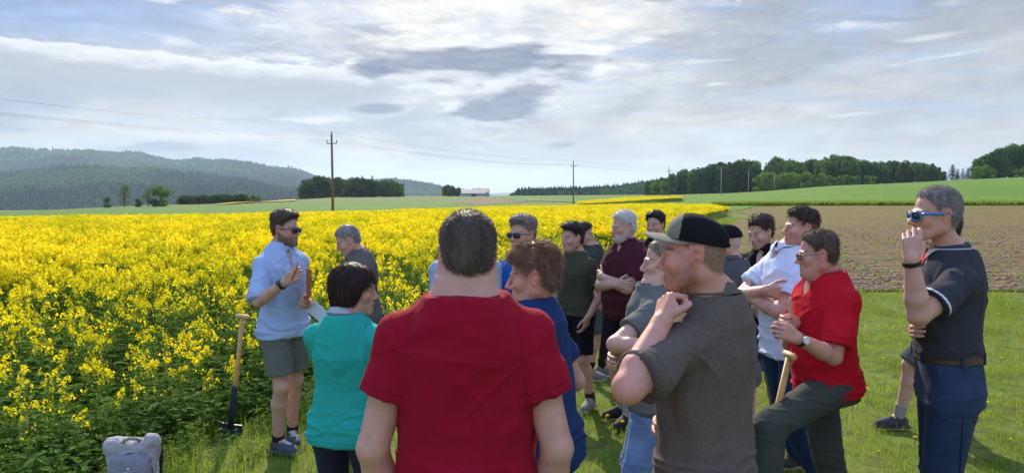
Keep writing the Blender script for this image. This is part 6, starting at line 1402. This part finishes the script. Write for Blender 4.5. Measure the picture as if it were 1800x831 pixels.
# ================================================================== small things
def spade(bx, by, tip, label, across=(0, 1, .1)):
    """tip: top of the shaft, world; (bx,by) ground point"""
    e = empty('spade', (bx, by, 0)); tag(e, label, 'spade', 'spades with wooden shafts'); t = np.array(tip) - np.array([bx, by, 0]); u = unit(t); L_ = np.linalg.norm(t)
    V, F = tube([u * .27, u * (L_ * .5) + np.array([.006, 0, 0]), u * (L_ - .01)], [.019, .018, .016], 10); npmesh('shaft', V, F, True, np.array((.52, .30, .10)), e, MWOOD)
    s_ = unit(np.cross(u, across)); V, F = tube([u * L_ - s_ * .055, u * L_ - s_ * .045, u * L_, u * L_ + s_ * .045, u * L_ + s_ * .055], [.010, .017, .019, .017, .010], 10); npmesh('grip', V, F, True, np.array((.55, .34, .14)), e, MWOOD)
    V, F = tube([u * .05, u * .26, u * .40, u * .42], [.026, .024, .0215, .020], 10); npmesh('socket', V, F, True, np.array((.035, .045, .075)), e, MMETAL)
    n_ = np.cross(s_, u); P_ = []
    for (w, h_) in ((.085, .10), (.095, .06), (.095, -.03), (.085, -.11), (.05, -.17)):
        for q in (-1, 0, 1):
            for k in (-.003, .003): P_.append(u * h_ + s_ * w * q + n_ * (k - .014 * (1 - abs(q))))
    F = []
    for r_ in range(4):
        for q in range(2):
            a_ = r_ * 6 + q * 2; b_ = a_ + 6; F += [[a_, a_ + 2, b_ + 2, b_], [a_ + 1, b_ + 1, b_ + 3, a_ + 3]]
        for a_ in (r_ * 6, r_ * 6 + 4): F.append([a_, a_ + 6, a_ + 7, a_ + 1])
    F += [[0, 1, 3, 2], [2, 3, 5, 4]]
    npmesh('blade', P_, F, False, np.array((.035, .045, .07)), e, MMETAL); return e
t_ = Wp(426, 556, 5.72); b_ = Wp(404, 765, 5.8); spade(b_[0], 5.8, t_, 'spade with T grip standing upright in the weeds, left of the speaker')
t_ = Wp(1388, 624, 3.70); b_ = Wp(1300, 935, 3.70); spade(b_[0], 3.70, t_, 'spade with pale shaft leaning under the foot of the red polo man', (1, .15, .2))
# folder and root sample in the speaker's hands
def slab(name, c, R, h, col, label, cat, mat, r=.004):
    V, F = mesh_field([('u', BX(c, h, R, r), 0)], .0035); o = npmesh(name, V, F, True, np.array(col), None, mat); tag(o, label, cat); return o
sp, I_ = ppl['speaker']; MW = Matrix.Translation(sp.location) @ Matrix.Rotation(sp.rotation_euler[2], 4, 'Z')
def wl(p_): return np.array(MW @ Vector(p_))
A = I_['arms']['L']; c = wl(A['w'] + A['X'] * .07); R = rotz(rad(99)) @ roty(rad(8))
slab('folder', Wp(543, 503, 5.26), R, (.10, .008, .125), (.34, .075, .02), 'reddish brown folder held upright at the speaker\'s side', 'folder', MLEATHER)
V, F = mesh_field([('u', BX(c + np.array([.06, .0, -.06]), (.07, .003, .05), rotz(rad(-20)) @ roty(rad(35)), .002), 0)], .003); tag(npmesh('paper', V, F, True, np.array((.55, .62, .75)), None, MCLOTH), 'folded pale paper sticking out below the speaker\'s folder', 'paper')
A = I_['arms']['R']; c = wl(A['w'] + A['X'] * .10)
V, F = tube([c + np.array([-.015, .0, -.035]), c + np.array([.0, -.005, .01]), c + np.array([.022, -.01, .06]), c + np.array([.034, -.01, .10])], [.008, .010, .008, .004], 9); tag(npmesh('carrot', V, F, True, np.array((.50, .17, .03)), None, MSKIN), 'orange tapered root held up in the speaker\'s hand', 'root')
# rucksack
bp = Wp(231, 790, 4.62); e = empty('backpack', (bp[0], 4.62, 0), rad(12)); tag(e, 'grey rucksack with black zip standing in the weeds, bottom left', 'backpack')
def P_(x, y, z): return np.array([x, y, z])
Rl = roty(0) @ rotx(rad(-14)); gy = (.26, .25, .27)
def nz_(V, F, a_, f, sd): N = vnormals(V, F); return V + N * (a_ * fbm(V * f, sd, 3))[:, None]
V, F = mesh_field([('u', BX(P_(0, .02, .17), (.155, .085, .185), Rl, .07), 0), ('u', EL(P_(.115, .03, .335), (.05, .06, .05)), .04), ('u', EL(P_(-.115, .03, .31), (.05, .06, .045)), .04), ('s', EL(P_(.0, .0, .372), (.080, .12, .030)), .02), ('s', EL(P_(-.17, -.02, .19), (.022, .05, .08)), .03)], .005); V = nz_(V, F, .015, 8, 3); V = nz_(V, F, .006, 26, 9)
npmesh('pack_body', V, F, True, np.array((.34, .33, .335)), e, MCLOTH)
V, F = mesh_field([('u', BX(P_(.01, -.075, .14), (.118, .045, .145), Rl, .045), 0)], .006); V = nz_(V, F, .008, 10, 4); V = nz_(V, F, .004, 30, 6); npmesh('front_pocket', V, F, True, np.array((.22, .215, .235)), e, MCLOTH)
path = [P_(.01 + .124 * math.cos(t) * 1.0, -.058 + .02 * math.sin(t) * 1.0 + .0, .135 + .150 * math.sin(t)) for t in np.linspace(-.5, math.pi + .5, 30)]
V, F = tube(path, .0055, 6); npmesh('zip', V, F, True, np.array((.012, .012, .014)), e, MPLAST)
V, F = tube([P_(-.05, .0, .335), P_(-.035, -.02, .365), P_(0, -.03, .378), P_(.035, -.02, .37), P_(.055, .0, .35)], [.010, .011, .012, .011, .010], 8); npmesh('grab_handle', V, F, True, np.array((.30, .28, .24)), e, MCLOTH)
for q in (-1, 1):
    V, F = tube([P_(.09 * q, .06, .35), P_(.12 * q, .12, .33), P_(.135 * q, .15, .22), P_(.13 * q, .13, .08)], [.018, .02, .02, .014], 8); npmesh('shoulder_strap', V, F, True, np.array((.03, .03, .035)), e, MCLOTH)
parts = [tube([P_(.012, -.1235 + .0, .205), P_(.012, -.124, .222)], .006, 5), tube([P_(.000, -.124, .217), P_(.024, -.124, .213)], .004, 5), tube([P_(-.03, -.124, .192), P_(.055, -.125, .200)], .0022, 5), tube([P_(-.035, -.124, .178), P_(.02, -.125, .182)], .0018, 5)]
V, F = join(parts); npmesh('emblem', V, F, True, np.array((.55, .55, .60)), e, MPLAST)
# dandelions in the mown grass
dn = [(1103, 745), (1118, 752), (1098, 762), (1128, 758), (1110, 772), (1085, 722), (1090, 735), (1072, 748), (455, 802), (1640, 640), (1560, 640), (1700, 560), (1770, 640), (1535, 700), (1790, 790), (1555, 812), (1620, 790), (1760, 560), (1600, 560), (1530, 585), (1748, 725), (1065, 790), (1050, 735), (1480, 560)]
def dandelion():
    e = empty('dandelion'); A_ = Acc(); R = np.random.RandomState(5)
    for i in range(26):
        a_ = i * 2.4; el_ = .15 + .9 * (i / 26); d_ = np.array([math.cos(a_) * math.cos(el_), math.sin(a_) * math.cos(el_), math.sin(el_)]); s_ = unit(np.cross(d_, (0, 0, 1))) * .0035; c = np.array([0, 0, .06]); A_.add([c - s_ * .4, c + s_ * .4, c + d_ * .018 + s_, c + d_ * .018 - s_], [[0, 1, 2, 3]], (.80, .58, .01))
    npmesh('flower_head', *A_.get()[:2], False, A_.get()[2], e, MPETAL); V, F = tube([(0, 0, 0), (.003, 0, .03), (0, 0, .06)], .0018, 5); npmesh('stalk', V, F, True, np.array((.16, .17, .05)), e, MLEAF); return e
d0_ = dandelion(); d0_['label'] = 'small yellow dandelion in the mown grass'; d0_['category'] = 'dandelion'; d0_['group'] = 'dandelions in the grass'
for i, (u, v) in enumerate(dn):
    D = 1.9 * 1310 / (v - 342); x = (u - 900) / 1310 * D; o = d0_
    if i:
        o = d0_.copy(); C.objects.link(o)
        for ch in list(d0_.children): c_ = ch.copy(); C.objects.link(c_); c_.parent = o
    o.location = (x, D, 0); o.rotation_euler = (rs.normal(0, .15), rs.normal(0, .15), rs.rand() * 6); k = rs.uniform(.8, 1.3); o.scale = (k, k, k)
# ================================================================== air over the valley
M_HAZE = bpy.data.materials.new('haze'); M_HAZE.use_nodes = True; _h = NB(M_HAZE.node_tree); _o = _h.n('ShaderNodeOutputMaterial'); _v = _h.n('ShaderNodeVolumePrincipled')
_v.inputs['Density'].default_value = HAZE; _v.inputs['Color'].default_value = (.55, .76, 1.0, 1); _v.inputs['Anisotropy'].default_value = .35; _h.link(_v.outputs[0], _o.inputs['Volume'])
zt = 330.0; V = [(x_, y_, z_) for z_ in (-60, zt) for (x_, y_) in ((-15000, -3000), (15000, -3000), (15000, 14500), (-15000, 14500))]
if HAZE > 0:
    hz = npmesh('haze', V, [[0, 3, 2, 1], [4, 5, 6, 7], [0, 1, 5, 4], [1, 2, 6, 5], [2, 3, 7, 6], [3, 0, 4, 7]], False, None, None, M_HAZE); hz['kind'] = 'stuff'
